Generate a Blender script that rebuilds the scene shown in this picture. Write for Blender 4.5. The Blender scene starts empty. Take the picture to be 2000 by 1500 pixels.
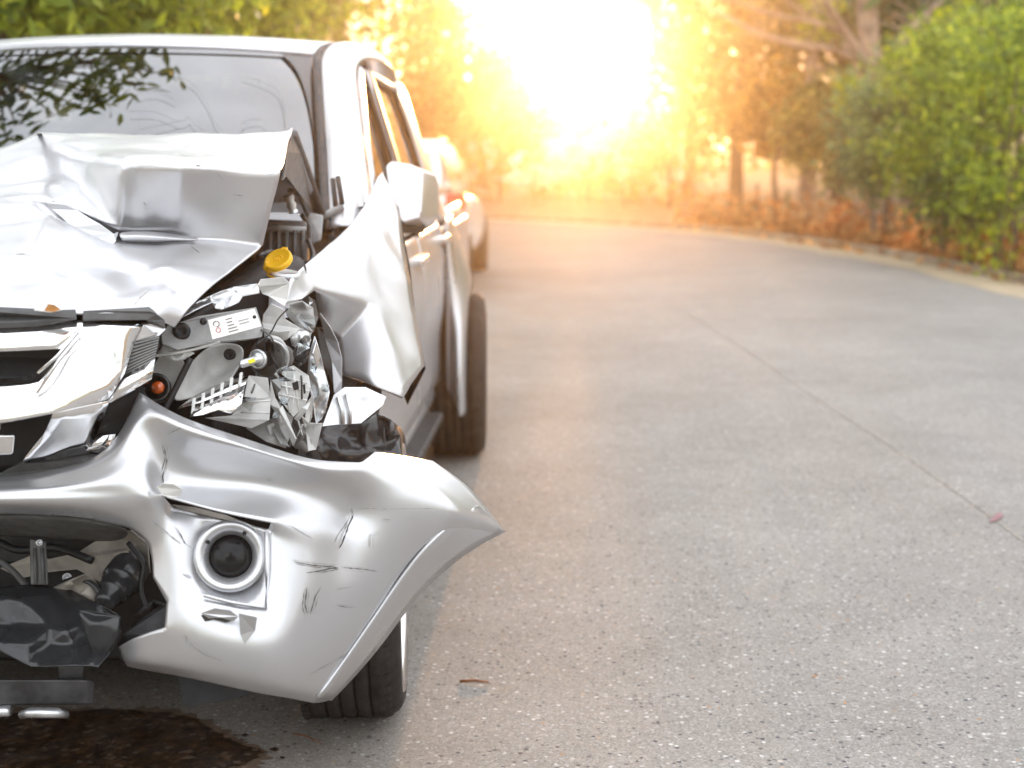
import bpy, bmesh, math, random
import numpy as np
from mathutils import Vector, Matrix, Euler

random.seed(7); RNG = np.random.default_rng(7)
scene = bpy.context.scene
COL = scene.collection

# ------------------------------------------------------------------ camera
FPX = 2750.0                     # focal length in pixels of the 2000 px wide frame
PITCH = math.atan(468 / FPX)
YAW = math.radians(2.63)
CAMZ = 1.433
cam_data = bpy.data.cameras.new('camera')
cam_data.sensor_width = 36.0
cam_data.lens = 36.0 * FPX / 2000.0
cam_data.clip_start = 0.05
cam_data.clip_end = 2000.0
cam_data.dof.use_dof = True
cam_data.dof.focus_distance = 3.1
cam_data.dof.aperture_fstop = 2.5
cam_data.dof.aperture_blades = 0
camera = bpy.data.objects.new('camera', cam_data)
camera.location = (0, 0, CAMZ)
camera.rotation_euler = (math.pi / 2 - PITCH, 0, YAW)
COL.objects.link(camera)
scene.camera = camera
CR = Euler((math.pi / 2 - PITCH, 0, YAW)).to_matrix()
CC = Vector((0, 0, CAMZ))

def ray(px, py):
    return CR @ Vector(((px - 1000) / FPX, -(py - 750) / FPX, -1))

def W(px, py, Y):
    """world point that stands at depth Y (metres along the road) on that sight line"""
    d = ray(px, py)
    return CC + d * (Y / d.y)

def G(px, py, z=0.0):
    d = ray(px, py)
    return CC + d * ((z - CAMZ) / d.z)

# ------------------------------------------------------------------ sky and sun
SUN_DIR = ray(1142, 75).normalized()
SUN_EL = math.asin(SUN_DIR.z)
SUN_AZ = math.atan2(SUN_DIR.x, SUN_DIR.y)
world = bpy.data.worlds.new('World'); scene.world = world
world.use_nodes = True
nt = world.node_tree; nt.nodes.clear()
wout = nt.nodes.new('ShaderNodeOutputWorld')
wbg = nt.nodes.new('ShaderNodeBackground')
sky = nt.nodes.new('ShaderNodeTexSky'); sky.sky_type = 'NISHITA'
sky.sun_disc = False
sky.sun_elevation = SUN_EL
sky.sun_rotation = SUN_AZ
sky.air_density = 1.0; sky.dust_density = 1.2; sky.ozone_density = 1.0
# thin bright cloud over the whole sky, with soft streaks
tc = nt.nodes.new('ShaderNodeTexCoord')
mp = nt.nodes.new('ShaderNodeMapping'); mp.inputs['Scale'].default_value = (1.0, 1.0, 2.6)
ns = nt.nodes.new('ShaderNodeTexNoise'); ns.inputs['Scale'].default_value = 2.4
ns.inputs['Detail'].default_value = 6; ns.inputs['Roughness'].default_value = 0.55
rp = nt.nodes.new('ShaderNodeValToRGB')
rp.color_ramp.elements[0].position = 0.30; rp.color_ramp.elements[0].color = (0.55, 0.55, 0.55, 1)
rp.color_ramp.elements[1].position = 0.62; rp.color_ramp.elements[1].color = (0.95, 0.95, 0.95, 1)
mx = nt.nodes.new('ShaderNodeMixRGB')
mx.inputs['Color2'].default_value = (11.1, 11.4, 12.0, 1)
nt.links.new(tc.outputs['Generated'], mp.inputs['Vector'])
nt.links.new(mp.outputs['Vector'], ns.inputs['Vector'])
nt.links.new(ns.outputs['Fac'], rp.inputs['Fac'])
nt.links.new(rp.outputs['Color'], mx.inputs['Fac'])
nt.links.new(sky.outputs['Color'], mx.inputs['Color1'])
nt.links.new(mx.outputs['Color'], wbg.inputs['Color'])
wbg.inputs['Strength'].default_value = 0.13
nt.links.new(wbg.outputs['Background'], wout.inputs['Surface'])

sun_data = bpy.data.lights.new('sun', 'SUN')
sun_data.energy = 4.6
sun_data.angle = math.radians(0.6)
sun_data.color = (1.0, 0.48, 0.17)
sun = bpy.data.objects.new('sun', sun_data)
sun.rotation_euler = (-SUN_DIR).to_track_quat('-Z', 'Y').to_euler()
sun.location = SUN_DIR * 60
COL.objects.link(sun)

vs = scene.view_settings
vs.view_transform = 'Standard'; vs.look = 'None'; vs.gamma = 1.0
vs.use_curve_mapping = False
vs.exposure = 0.94
scene.render.engine = 'CYCLES'
cy = scene.cycles
cy.use_denoising = True
try: cy.denoiser = 'OPENIMAGEDENOISE'
except Exception: pass
cy.max_bounces = 6; cy.diffuse_bounces = 3; cy.glossy_bounces = 4
cy.transmission_bounces = 4; cy.transparent_max_bounces = 12; cy.volume_bounces = 0
cy.sample_clamp_indirect = 6.0
cy.use_adaptive_sampling = True; cy.adaptive_threshold = 0.015

# ------------------------------------------------------------------ helpers
def link(o, parent=None):
    COL.objects.link(o)
    if parent is not None:
        o.parent = parent
    return o

def tag(o, label=None, cat=None, group=None, kind=None):
    if label: o['label'] = label
    if cat: o['category'] = cat
    if group: o['group'] = group
    if kind: o['kind'] = kind
    return o

def empty(name, loc, parent=None):
    o = bpy.data.objects.new(name, None)
    o.empty_display_size = 0.2
    link(o, parent); o.location = loc
    return o

def mesh_obj(name, verts, faces, m, parent=None, smooth=True, origin=None):
    """verts in world space; parents are unrotated empties or meshes at the world origin"""
    off = Vector((0, 0, 0))
    p = parent
    while p is not None:
        off = off + Vector(p.location); p = p.parent
    if origin is not None:
        off = off + Vector(origin)
    me = bpy.data.meshes.new(name)
    me.from_pydata([tuple(Vector(v) - off) for v in verts], [], [tuple(f) for f in faces])
    me.update()
    if m is not None: me.materials.append(m)
    if smooth:
        me.polygons.foreach_set('use_smooth', [True] * len(me.polygons))
    o = bpy.data.objects.new(name, me)
    if origin is not None: o.location = origin
    return link(o, parent)

def np_mesh(name, V, F, m, parent=None, smooth=False):
    """fast path: V (n,3) array, F (m,4) or (m,3) array"""
    off = Vector((0, 0, 0)); p = parent
    while p is not None:
        off = off + Vector(p.location); p = p.parent
    V = V - np.array(off)
    me = bpy.data.meshes.new(name)
    k = F.shape[1]
    me.vertices.add(len(V)); me.vertices.foreach_set('co', V.astype(np.float32).ravel())
    me.loops.add(F.size); me.loops.foreach_set('vertex_index', F.astype(np.int32).ravel())
    me.polygons.add(len(F))
    me.polygons.foreach_set('loop_start', np.arange(0, F.size, k, dtype=np.int32))
    me.polygons.foreach_set('loop_total', np.full(len(F), k, dtype=np.int32))
    if smooth: me.polygons.foreach_set('use_smooth', np.ones(len(F), dtype=bool))
    me.update(calc_edges=True); me.validate()
    if m is not None: me.materials.append(m)
    o = bpy.data.objects.new(name, me)
    return link(o, parent)

def bevel(o, w=0.004, seg=2, ang=35):
    b = o.modifiers.new('bevel', 'BEVEL'); b.width = w; b.segments = seg
    b.limit_method = 'ANGLE'; b.angle_limit = math.radians(ang)
    return o

def solid(o, t=0.003, off=-1):
    s = o.modifiers.new('solidify', 'SOLIDIFY'); s.thickness = t; s.offset = off
    return o

def subsurf(o, n=2):
    s = o.modifiers.new('subdivision', 'SUBSURF'); s.levels = n; s.render_levels = n
    return o

def box(name, c, s, m, parent=None, rot=None, bev=0.004):
    sx, sy, sz = s[0] / 2, s[1] / 2, s[2] / 2
    vs_ = [Vector((x * sx, y * sy, z * sz)) for x in (-1, 1) for y in (-1, 1) for z in (-1, 1)]
    if rot is not None:
        R = Euler(rot).to_matrix(); vs_ = [R @ v for v in vs_]
    vs_ = [v + Vector(c) for v in vs_]
    fs = [(0, 1, 3, 2), (4, 6, 7, 5), (0, 4, 5, 1), (2, 3, 7, 6), (0, 2, 6, 4), (1, 5, 7, 3)]
    o = mesh_obj(name, vs_, fs, m, parent, smooth=False)
    if bev: bevel(o, bev)
    return o

def frame_of(d):
    d = Vector(d).normalized()
    a = Vector((0, 0, 1)) if abs(d.z) < 0.9 else Vector((1, 0, 0))
    u = d.cross(a).normalized(); v = u.cross(d).normalized()
    return d, u, v

def lathe(name, c, axis, prof, m, parent=None, seg=32, closed=False, smooth=True, caps=True):
    """prof: list of (radius, distance along axis)"""
    d, u, v = frame_of(axis); c = Vector(c)
    vs_, fs = [], []
    for r, h in prof:
        for i in range(seg):
            a = 2 * math.pi * i / seg
            vs_.append(c + d * h + (u * math.cos(a) + v * math.sin(a)) * r)
    n = len(prof)
    for j in range(n - 1 + (1 if closed else 0)):
        j2 = (j + 1) % n
        for i in range(seg):
            i2 = (i + 1) % seg
            fs.append((j * seg + i, j * seg + i2, j2 * seg + i2, j2 * seg + i))
    if not closed and caps:
        if prof[0][0] > 1e-6: fs.append(tuple(range(seg)))
        if prof[-1][0] > 1e-6: fs.append(tuple((n - 1) * seg + i for i in reversed(range(seg))))
    return mesh_obj(name, vs_, fs, m, parent, smooth)

def tube_geo(pts, radii, seg=8):
    pts = [Vector(p) for p in pts]
    vs_, fs = [], []
    n = len(pts)
    for i, p in enumerate(pts):
        d = (pts[min(i + 1, n - 1)] - pts[max(i - 1, 0)])
        d, u, v = frame_of(d if d.length > 1e-9 else Vector((0, 0, 1)))
        r = radii[i] if hasattr(radii, '__len__') else radii
        for k in range(seg):
            a = 2 * math.pi * k / seg
            vs_.append(p + (u * math.cos(a) + v * math.sin(a)) * r)
    for i in range(n - 1):
        for k in range(seg):
            k2 = (k + 1) % seg
            fs.append((i * seg + k, i * seg + k2, (i + 1) * seg + k2, (i + 1) * seg + k))
    fs.append(tuple(reversed(range(seg)))); fs.append(tuple((n - 1) * seg + k for k in range(seg)))
    return vs_, fs

def tube(name, pts, radii, m, parent=None, seg=8):
    v, f = tube_geo(pts, radii, seg)
    return mesh_obj(name, v, f, m, parent)

def catmull(pts, n=6):
    pts = [Vector(p) for p in pts]; out = []
    for i in range(len(pts) - 1):
        p0 = pts[max(i - 1, 0)]; p1 = pts[i]; p2 = pts[i + 1]; p3 = pts[min(i + 2, len(pts) - 1)]
        for k in range(n):
            t = k / n
            out.append(0.5 * ((2 * p1) + (p2 - p0) * t + (2 * p0 - 5 * p1 + 4 * p2 - p3) * t * t + (3 * p1 - p0 - 3 * p2 + p3) * t ** 3))
    out.append(pts[-1]); return out

# ------------------------------------------------------------------ materials
MATS = {}
def nodes_of(name):
    m = bpy.data.materials.new(name); m.use_nodes = True
    n = m.node_tree; b = n.nodes['Principled BSDF']
    MATS[name] = m
    return m, n, b

def setp(b, **kw):
    for k, v in kw.items():
        k = {'color': 'Base Color', 'rough': 'Roughness', 'metal': 'Metallic', 'coat': 'Coat Weight', 'coat_rough': 'Coat Roughness',
             'ior': 'IOR', 'trans': 'Transmission Weight', 'spec': 'Specular IOR Level', 'emit': 'Emission Color', 'emit_s': 'Emission Strength',
             'sss': 'Subsurface Weight'}.get(k, k)
        if isinstance(v, tuple) and len(v) == 3: v = v + (1,)
        b.inputs[k].default_value = v

def ramp(n, fac, stops):
    r = n.nodes.new('ShaderNodeValToRGB')
    e = r.color_ramp.elements
    while len(e) < len(stops): e.new(0.5)
    for i, (p, c) in enumerate(stops):
        e[i].position = p; e[i].color = tuple(c) + ((1,) if len(c) == 3 else ())
    n.links.new(fac, r.inputs['Fac'])
    return r.outputs['Color']

def noise(n, scale, detail=4, rough=0.55, coord='Object', dist=0.0, out='Fac', scl=None):
    t = n.nodes.new('ShaderNodeTexCoord'); x = n.nodes.new('ShaderNodeTexNoise')
    x.inputs['Scale'].default_value = scale; x.inputs['Detail'].default_value = detail
    x.inputs['Roughness'].default_value = rough; x.inputs['Distortion'].default_value = dist
    src = t.outputs[coord]
    if scl is not None:
        q = n.nodes.new('ShaderNodeMapping'); q.inputs['Scale'].default_value = scl
        n.links.new(src, q.inputs['Vector']); src = q.outputs['Vector']
    n.links.new(src, x.inputs['Vector'])
    return x.outputs[out]

def mixc(n, fac, a, b, mode='MIX'):
    x = n.nodes.new('ShaderNodeMixRGB'); x.blend_type = mode
    for sock, v in ((x.inputs['Fac'], fac), (x.inputs['Color1'], a), (x.inputs['Color2'], b)):
        if isinstance(v, (int, float)): sock.default_value = v
        elif isinstance(v, tuple): sock.default_value = v if len(v) == 4 else v + (1,)
        else: n.links.new(v, sock)
    return x.outputs['Color']

def bump(n, b, height, strength=0.3, dist=0.01):
    x = n.nodes.new('ShaderNodeBump'); x.inputs['Strength'].default_value = strength; x.inputs['Distance'].default_value = dist
    n.links.new(height, x.inputs['Height']); n.links.new(x.outputs['Normal'], b.inputs['Normal'])
    return x

def simple(name, color, rough=0.5, metal=0.0, var=0.25, scale=12, bmp=0.0, bscale=60, **kw):
    """plain material with a little worn variation in tone and gloss"""
    m, n, b = nodes_of(name)
    setp(b, color=color, rough=rough, metal=metal, **kw)
    if var:
        f = noise(n, scale, 5)
        lo = tuple(c * (1 - var) for c in color); hi = tuple(min(1, c * (1 + var)) for c in color)
        n.links.new(ramp(n, f, [(0.3, lo), (0.7, hi)]), b.inputs['Base Color'])
        r = ramp(n, noise(n, scale * 2.3, 4), [(0.3, (max(0.02, rough - 0.08),) * 3), (0.75, (min(1, rough + 0.14),) * 3)])
        n.links.new(r, b.inputs['Roughness'])
    if bmp: bump(n, b, noise(n, bscale, 4), bmp, 0.004)
    return m
# ------------------------------------------------------------------ ground, road, verge
def mat_road():
    m, n, b = nodes_of('exposed_aggregate_concrete')
    t = n.nodes.new('ShaderNodeTexCoord')
    def voro(scale, feat='F1', rnd=1.0):
        v = n.nodes.new('ShaderNodeTexVoronoi'); v.inputs['Scale'].default_value = scale; v.feature = feat
        v.inputs['Randomness'].default_value = rnd
        n.links.new(t.outputs['Object'], v.inputs['Vector']); return v
    def sep(c, ch):
        s = n.nodes.new('ShaderNodeSeparateColor'); n.links.new(c, s.inputs['Color']); return s.outputs[ch]
    big = voro(80); small = voro(180)
    # matrix between the stones
    mtx = ramp(n, noise(n, 220, 3), [(0.3, (0.235, 0.226, 0.214)), (0.7, (0.360, 0.350, 0.335))])
    stones = ramp(n, sep(big.outputs['Color'], 'Red'), [(0.0, (0.075, 0.08, 0.098)), (0.06, (0.14, 0.145, 0.158)), (0.13, (0.26, 0.25, 0.238)),
                                                       (0.5, (0.32, 0.308, 0.292)), (0.8, (0.37, 0.36, 0.345)), (0.91, (0.46, 0.455, 0.45)), (0.985, (0.66, 0.655, 0.645)), (1.0, (0.38, 0.24, 0.14))])
    grit = ramp(n, sep(small.outputs['Color'], 'Green'), [(0.0, (0.10, 0.10, 0.105)), (0.12, (0.25, 0.24, 0.228)), (0.75, (0.35, 0.34, 0.325)), (0.93, (0.50, 0.495, 0.485))])
    f_st = ramp(n, big.outputs['Distance'], [(0.42, (1, 1, 1)), (0.56, (0, 0, 0))])
    keep = ramp(n, sep(big.outputs['Color'], 'Blue'), [(0.35, (0, 0, 0)), (0.45, (1, 1, 1))])
    f_gr = ramp(n, small.outputs['Distance'], [(0.40, (1, 1, 1)), (0.6, (0, 0, 0))])
    c = mixc(n, mixc(n, 0.75, f_gr, (0.5, 0.5, 0.5)), mtx, grit)
    fm = mixc(n, 1.0, f_st, keep, 'MULTIPLY')
    c = mixc(n, fm, c, stones)
    # broad stains, tyre polish and brown silt
    big_n = ramp(n, noise(n, 0.55, 6, 0.6), [(0.32, (0.74, 0.722, 0.70)), (0.66, (0.92, 0.902, 0.875))])
    c = mixc(n, 1.0, c, big_n, 'MULTIPLY')
    mid = ramp(n, noise(n, 3.2, 6, 0.65), [(0.30, (0.88, 0.88, 0.88)), (0.70, (1.03, 1.03, 1.03))])
    c = mixc(n, 1.0, c, mid, 'MULTIPLY')
    # silt lies in the gutter side where the cars park (left of the lane)
    sx = n.nodes.new('ShaderNodeSeparateXYZ'); n.links.new(t.outputs['Object'], sx.inputs['Vector'])
    silt_x = n.nodes.new('ShaderNodeMapRange'); silt_x.inputs[1].default_value = 0.5; silt_x.inputs[2].default_value = -1.6
    n.links.new(sx.outputs['X'], silt_x.inputs[0])
    silt_n = ramp(n, noise(n, 1.3, 6, 0.65, dist=0.5), [(0.28, (0.1, 0.1, 0.1)), (0.68, (1, 1, 1))])
    f = mixc(n, 1.0, silt_x.outputs[0], silt_n, 'MULTIPLY')
    f = mixc(n, 1.0, f, (0.75, 0.75, 0.75), 'MULTIPLY')
    c = mixc(n, f, c, (0.205, 0.158, 0.112))
    n.links.new(c, b.inputs['Base Color'])
    setp(b, rough=0.72)
    n.links.new(ramp(n, sep(big.outputs['Color'], 'Green'), [(0.0, (0.75,) * 3), (1.0, (0.95,) * 3)]), b.inputs['Roughness'])
    setp(b, spec=0.12)
    h = mixc(n, 0.6, f_st, noise(n, 300, 2))
    bump(n, b, h, 0.16, 0.002)
    return m

M_road = mat_road()
m, n, b = nodes_of('leaf_littered_soil')
c = ramp(n, noise(n, 5.0, 8, 0.7), [(0.3, (0.13, 0.085, 0.05)), (0.5, (0.28, 0.185, 0.10)), (0.72, (0.44, 0.32, 0.19))])
n.links.new(c, b.inputs['Base Color']); setp(b, rough=0.95); bump(n, b, noise(n, 30, 6, 0.7), 0.8, 0.03)
M_soil = m
m, n, b = nodes_of('glow_tinted_sand')  # sandy road edge with the yellow glow put into its colour
c = ramp(n, noise(n, 6.0, 8, 0.7), [(0.3, (0.33, 0.26, 0.17)), (0.7, (0.47, 0.385, 0.265))])
n.links.new(c, b.inputs['Base Color']); setp(b, rough=0.95); bump(n, b, noise(n, 90, 5, 0.7), 0.4, 0.008)
M_lit_sand = m
M_kerb = simple('weathered_kerb_concrete', (0.26, 0.20, 0.14), 0.9, var=0.4, scale=5, bmp=0.4)

# ground: one sheet to the horizon
S = 150
tag(mesh_obj('ground', [(-S, -S, -0.012), (S, -S, -0.012), (S, S, -0.012), (-S, S, -0.012)], [(0, 1, 2, 3)], M_soil, smooth=False), kind='structure')

# the road bends to the left behind the parked cars
right_edge = [(5.6, -60), (5.5, -20), (5.45, 0), (5.2, 8), (4.75, 14), (3.95, 19), (2.35, 23.5), (-0.2, 26.6), (-4.0, 29.0), (-9.5, 31.0), (-18, 32.6), (-40, 34.5)]
left_edge = [(-3.0, -60), (-3.0, -20), (-3.0, 0), (-3.1, 8), (-3.3, 12), (-3.8, 15.2), (-5.0, 18.0), (-7.0, 20.2), (-9.6, 21.9), (-14, 23.4), (-22, 24.8), (-42, 26.5)]
RE = [Vector((p.x, p.y, 0)) for p in catmull([(x, y, 0) for x, y in right_edge], 8)]
LE = [Vector((p.x, p.y, 0)) for p in catmull([(x, y, 0) for x, y in left_edge], 8)]
NS = 6
v, f = [], []
for a, bb in zip(LE, RE):
    for k in range(NS + 1): v.append(a.lerp(bb, k / NS))
for i in range(len(RE) - 1):
    for k in range(NS):
        q = i * (NS + 1) + k
        f.append((q, q + 1, q + NS + 2, q + NS + 1))
road = mesh_obj('road', v, f, M_road, smooth=False)
tag(road, kind='structure')

def strip(name, line, d0, d1, z, m, wob=0.0, parent=None, kind=None, z1=None):
    v, f = [], []
    for i, p in enumerate(line):
        t = (line[min(i + 1, len(line) - 1)] - line[max(i - 1, 0)]).normalized()
        nrm = Vector((t.y, -t.x, 0))
        w0 = wob * (math.sin(i * 0.9) * 0.6 + math.sin(i * 2.3 + 1) * 0.4)
        v += [p + nrm * (d0 + w0) + Vector((0, 0, z)), p + nrm * d1 + Vector((0, 0, z if z1 is None else z1))]
        if i: f.append((2 * i - 2, 2 * i - 1, 2 * i + 1, 2 * i))
    o = mesh_obj(name, v, f, m, parent, smooth=False)
    if kind: tag(o, kind=kind)
    return o
strip('sunlit_sand_verge', RE, -0.6, -0.03, 0.004, M_lit_sand, 0.10, None, 'structure')
# low kerb: a real step
def kerb(name, line, s):
    v, f = [], []
    prof = [(0.0, -0.01), (0.0, 0.06), (0.02, 0.08), (0.11, 0.08), (0.13, -0.01)]
    for i, p in enumerate(line):
        t = (line[min(i + 1, len(line) - 1)] - line[max(i - 1, 0)]).normalized(); nrm = Vector((t.y, -t.x, 0)) * s
        for (d, z) in prof: v.append(p + nrm * d + Vector((0, 0, z)))
        if i:
            k = len(prof)
            for j in range(k - 1): f.append(((i - 1) * k + j, (i - 1) * k + j + 1, i * k + j + 1, i * k + j))
    return tag(mesh_obj(name, v, f, M_kerb, smooth=False), kind='structure')
kerb('kerb', RE, 1.0)
kerb('kerb', LE, -1.0)
strip('roadside_bank', RE, 0.14, 60, 0.05, M_soil, 0.0, None, 'structure', 1.2)
strip('roadside_bank', LE, -0.14, -60, 0.05, M_soil, 0.0, None, 'structure', 1.2)

# sealed joint between the slabs: a raised, ragged line of grout
M_joint = simple('joint_grout', (0.345, 0.315, 0.27), 0.95, var=0.5, scale=40, bmp=0.5)
M_jdark = simple('joint_groove', (0.245, 0.225, 0.20), 0.95, var=0.4, scale=40)
jl = [Vector((1.80, -8, 0)), Vector((1.76, -2, 0)), Vector((1.72, 1.5, 0))] + [G(x, y) for x, y in ((2350, 1310), (2200, 1202), (2000, 1058), (1900, 985), (1750, 880), (1600, 782), (1500, 713), (1400, 648), (1345, 614))]
jl = catmull(jl, 10)
def ragged(line, w, z, seed, jit, off=0.0):
    r = random.Random(seed); v, f = [], []
    for i, p in enumerate(line):
        t = (line[min(i + 1, len(line) - 1)] - line[max(i - 1, 0)]).normalized(); nrm = Vector((t.y, -t.x, 0))
        a = w * (1 + r.uniform(-jit, jit)); c = w * (1 + r.uniform(-jit, jit)); o = off + r.uniform(-1, 1) * w * jit * 0.6
        v += [p + nrm * (o - a) + Vector((0, 0, z)), p + nrm * (o + c) + Vector((0, 0, z))]
        if i: f.append((2 * i - 2, 2 * i - 1, 2 * i + 1, 2 * i))
    return v, f
v, f = ragged(jl, 0.0036, 0.003, 3, 0.7); mesh_obj('expansion_joint', v, f, M_joint, road, smooth=False)
v, f = ragged(jl, 0.0014, 0.0045, 5, 0.95, 0.004); mesh_obj('joint_groove', v, f, M_jdark, road, smooth=False)

# fluid leaked from the engine
m, n, b = nodes_of('leaked_engine_fluid')
c = ramp(n, noise(n, 26, 6, 0.7), [(0.28, (0.008, 0.006, 0.005)), (0.5, (0.034, 0.019, 0.011)), (0.72, (0.110, 0.058, 0.026))])
vv = n.nodes.new('ShaderNodeTexVoronoi'); vv.inputs['Scale'].default_value = 70
tcx = n.nodes.new('ShaderNodeTexCoord'); n.links.new(tcx.outputs['Object'], vv.inputs['Vector'])
sp = n.nodes.new('ShaderNodeSeparateColor'); n.links.new(vv.outputs['Color'], sp.inputs['Color'])
c = mixc(n, ramp(n, sp.outputs['Red'], [(0.86, (0, 0, 0)), (0.95, (0.5, 0.5, 0.5))]), c, (0.16, 0.12, 0.09))
n.links.new(c, b.inputs['Base Color'])
n.links.new(ramp(n, noise(n, 9, 4), [(0.35, (0.28,) * 3), (0.65, (0.75,) * 3)]), b.inputs['Roughness'])
bump(n, b, noise(n, 140, 4), 0.5, 0.003)
M_oil = m
def blob(outline, z, seed, jit=0.012, sub=5, amp_px=None):
    r = random.Random(seed)
    pts = [G(x, y) for x, y in outline]
    loop = catmull(pts + [pts[0]], sub)[:-1]
    cen = sum(loop, Vector()) / len(loop)
    out = []
    for p in loop:
        d = (p - cen).normalized()
        out.append(p + d * r.uniform(-jit, jit) + Vector((0, 0, z)))
    return [cen + Vector((0, 0, z))] + out, [(0, i + 1, (i + 1) % len(out) + 1) for i in range(len(out))]
v, f = blob([(-420, 1420), (-100, 1398), (120, 1392), (260, 1390), (360, 1402), (430, 1435), (470, 1455), (512, 1470), (490, 1490), (450, 1502), (380, 1530), (300, 1560), (100, 1640), (-300, 1660), (-600, 1560)], 0.004, 4, 0.011, 9)
tag(mesh_obj('oil_puddle', v, f, M_oil, smooth=False), 'dark brown fluid stain spread on the road under the broken bumper', 'oil stain')
m, n, b = nodes_of('drying_fluid_edge')
n.links.new(ramp(n, noise(n, 22, 6, 0.7), [(0.3, (0.075, 0.046, 0.028)), (0.7, (0.17, 0.12, 0.08))]), b.inputs['Base Color']); setp(b, rough=0.8); bump(n, b, noise(n, 160, 3), 0.2, 0.002)
M_wet = m
puddle = bpy.data.objects['oil_puddle']
v, f = blob([(-450, 1400), (-100, 1386), (120, 1384), (262, 1383), (372, 1394), (446, 1428), (486, 1450), (524, 1472), (508, 1496), (462, 1512), (390, 1545), (300, 1580), (100, 1670), (-300, 1690), (-660, 1570)], 0.002, 14, 0.016, 9)
mesh_obj('drying_edge', v, f, M_wet, puddle, smooth=False)
for k, (x, y, s_) in enumerate([(536, 1466, 4), (552, 1482, 2.5), (478, 1438, 3)]):
    v, f = blob([(x + s_ * 2.2 * math.cos(a), y + s_ * 0.9 * math.sin(a)) for a in [q * math.pi / 3 for q in range(6)]], 0.004, 40 + k, 0.0016, 3)
    mesh_obj('droplet', v, f, M_oil, puddle, smooth=False)
# purple stain by the joint
m, n, b = nodes_of('crushed_purple_petal')
n.links.new(ramp(n, noise(n, 60, 5), [(0.35, (0.22, 0.10, 0.12)), (0.7, (0.33, 0.20, 0.21))]), b.inputs['Base Color']); setp(b, rough=0.9)
M_petal = m
v, f = blob([(1944, 1008), (1950, 1004), (1959, 1006), (1956, 1012), (1950, 1017), (1941, 1021), (1932, 1022), (1936, 1016)], 0.006, 9, 0.016, 6)
tag(mesh_obj('crushed_petal', v, f, M_petal, smooth=False), 'small purple petal stain crushed on the road beside the joint', 'petal')
M_twig = simple('dry_twig_bark', (0.20, 0.075, 0.03), 0.9, var=0.3, scale=40)
def twig(p0, p1, r, label):
    a, c = G(*p0, z=r), G(*p1, z=r); mid = a.lerp(c, 0.45) + Vector((0.004, 0.004, 0.002))
    tag(tube('twig', [a, mid, c], [r, r * 0.9, r * 0.5], M_twig, None, 6), label, 'twig')
twig((898, 1330), (955, 1332), 0.0035, 'short brown twig lying on the road right of the front tyre')
twig((572, 1432), (628, 1452), 0.0018, 'thin brown stalk lying on the road beside the fluid stain')
# dry yellow leaves scattered on the road
M_dry = simple('dry_fallen_leaf', (0.42, 0.19, 0.05), 0.85, var=0.35, scale=20)
def fallen_leaf(px, py, s, ang, label):
    p = G(px, py); ca, sa = math.cos(ang), math.sin(ang)
    pr = [(-1, 0, 0.0), (-0.4, 0.32, 0.25), (0.3, 0.36, 0.3), (1, 0, 0.05), (0.3, -0.34, 0.22), (-0.4, -0.3, 0.15), (0, 0, 0.0)]
    v = [p + Vector(((x * ca - y * sa) * s, (x * sa + y * ca) * s, 0.004 + z * s * 0.5)) for x, y, z in pr]
    o = mesh_obj('fallen_leaf', v, [(0, 1, 6), (1, 2, 6), (2, 3, 6), (3, 4, 6), (4, 5, 6), (5, 0, 6)], M_dry, None, smooth=False)
    tag(o, label, 'leaf')
fallen_leaf(1592, 1323, 0.011, 0.4, 'larger orange leaf flake on the right of the road')
fallen_leaf(1650, 1375, 0.009, 1.6, 'smaller orange leaf flake nearest the bottom right corner')
# ------------------------------------------------------------------ vegetation
def leaf_mat(name, lo, mid, hi, trans=0.45, rough=0.45):
    m, n, b = nodes_of(name)
    g = n.nodes.new('ShaderNodeNewGeometry')
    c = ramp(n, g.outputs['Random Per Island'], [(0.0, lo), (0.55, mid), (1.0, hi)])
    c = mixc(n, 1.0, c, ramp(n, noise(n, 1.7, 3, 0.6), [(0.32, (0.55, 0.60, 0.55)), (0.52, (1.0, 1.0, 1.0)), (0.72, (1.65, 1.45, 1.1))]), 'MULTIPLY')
    n.links.new(c, b.inputs['Base Color']); setp(b, rough=rough)
    tr = n.nodes.new('ShaderNodeBsdfTranslucent')
    hs = n.nodes.new('ShaderNodeHueSaturation'); hs.inputs['Hue'].default_value = 0.47; hs.inputs['Value'].default_value = 1.9; hs.inputs['Saturation'].default_value = 1.05
    n.links.new(c, hs.inputs['Color']); n.links.new(hs.outputs['Color'], tr.inputs['Color'])
    mx_ = n.nodes.new('ShaderNodeMixShader'); mx_.inputs['Fac'].default_value = trans
    out = n.nodes['Material Output']
    n.links.new(b.outputs['BSDF'], mx_.inputs[1]); n.links.new(tr.outputs['BSDF'], mx_.inputs[2])
    n.links.new(mx_.outputs['Shader'], out.inputs['Surface'])
    return m
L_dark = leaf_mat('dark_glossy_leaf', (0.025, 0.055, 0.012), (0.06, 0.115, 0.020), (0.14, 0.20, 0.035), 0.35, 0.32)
L_mid = leaf_mat('mid_green_leaf', (0.06, 0.11, 0.014), (0.20, 0.30, 0.03), (0.42, 0.50, 0.06))
L_olive = leaf_mat('olive_leaf', (0.10, 0.095, 0.02), (0.22, 0.21, 0.045), (0.36, 0.33, 0.08))
L_lime = leaf_mat('lime_leaf', (0.12, 0.18, 0.012), (0.28, 0.36, 0.02), (0.46, 0.50, 0.03), 0.5)
L_blue = leaf_mat('bluish_green_leaf', (0.06, 0.11, 0.05), (0.15, 0.24, 0.11), (0.26, 0.36, 0.16))
L_dry = leaf_mat('dry_orange_undergrowth', (0.22, 0.10, 0.03), (0.46, 0.24, 0.075), (0.60, 0.40, 0.17), 0.3, 0.85)
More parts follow.
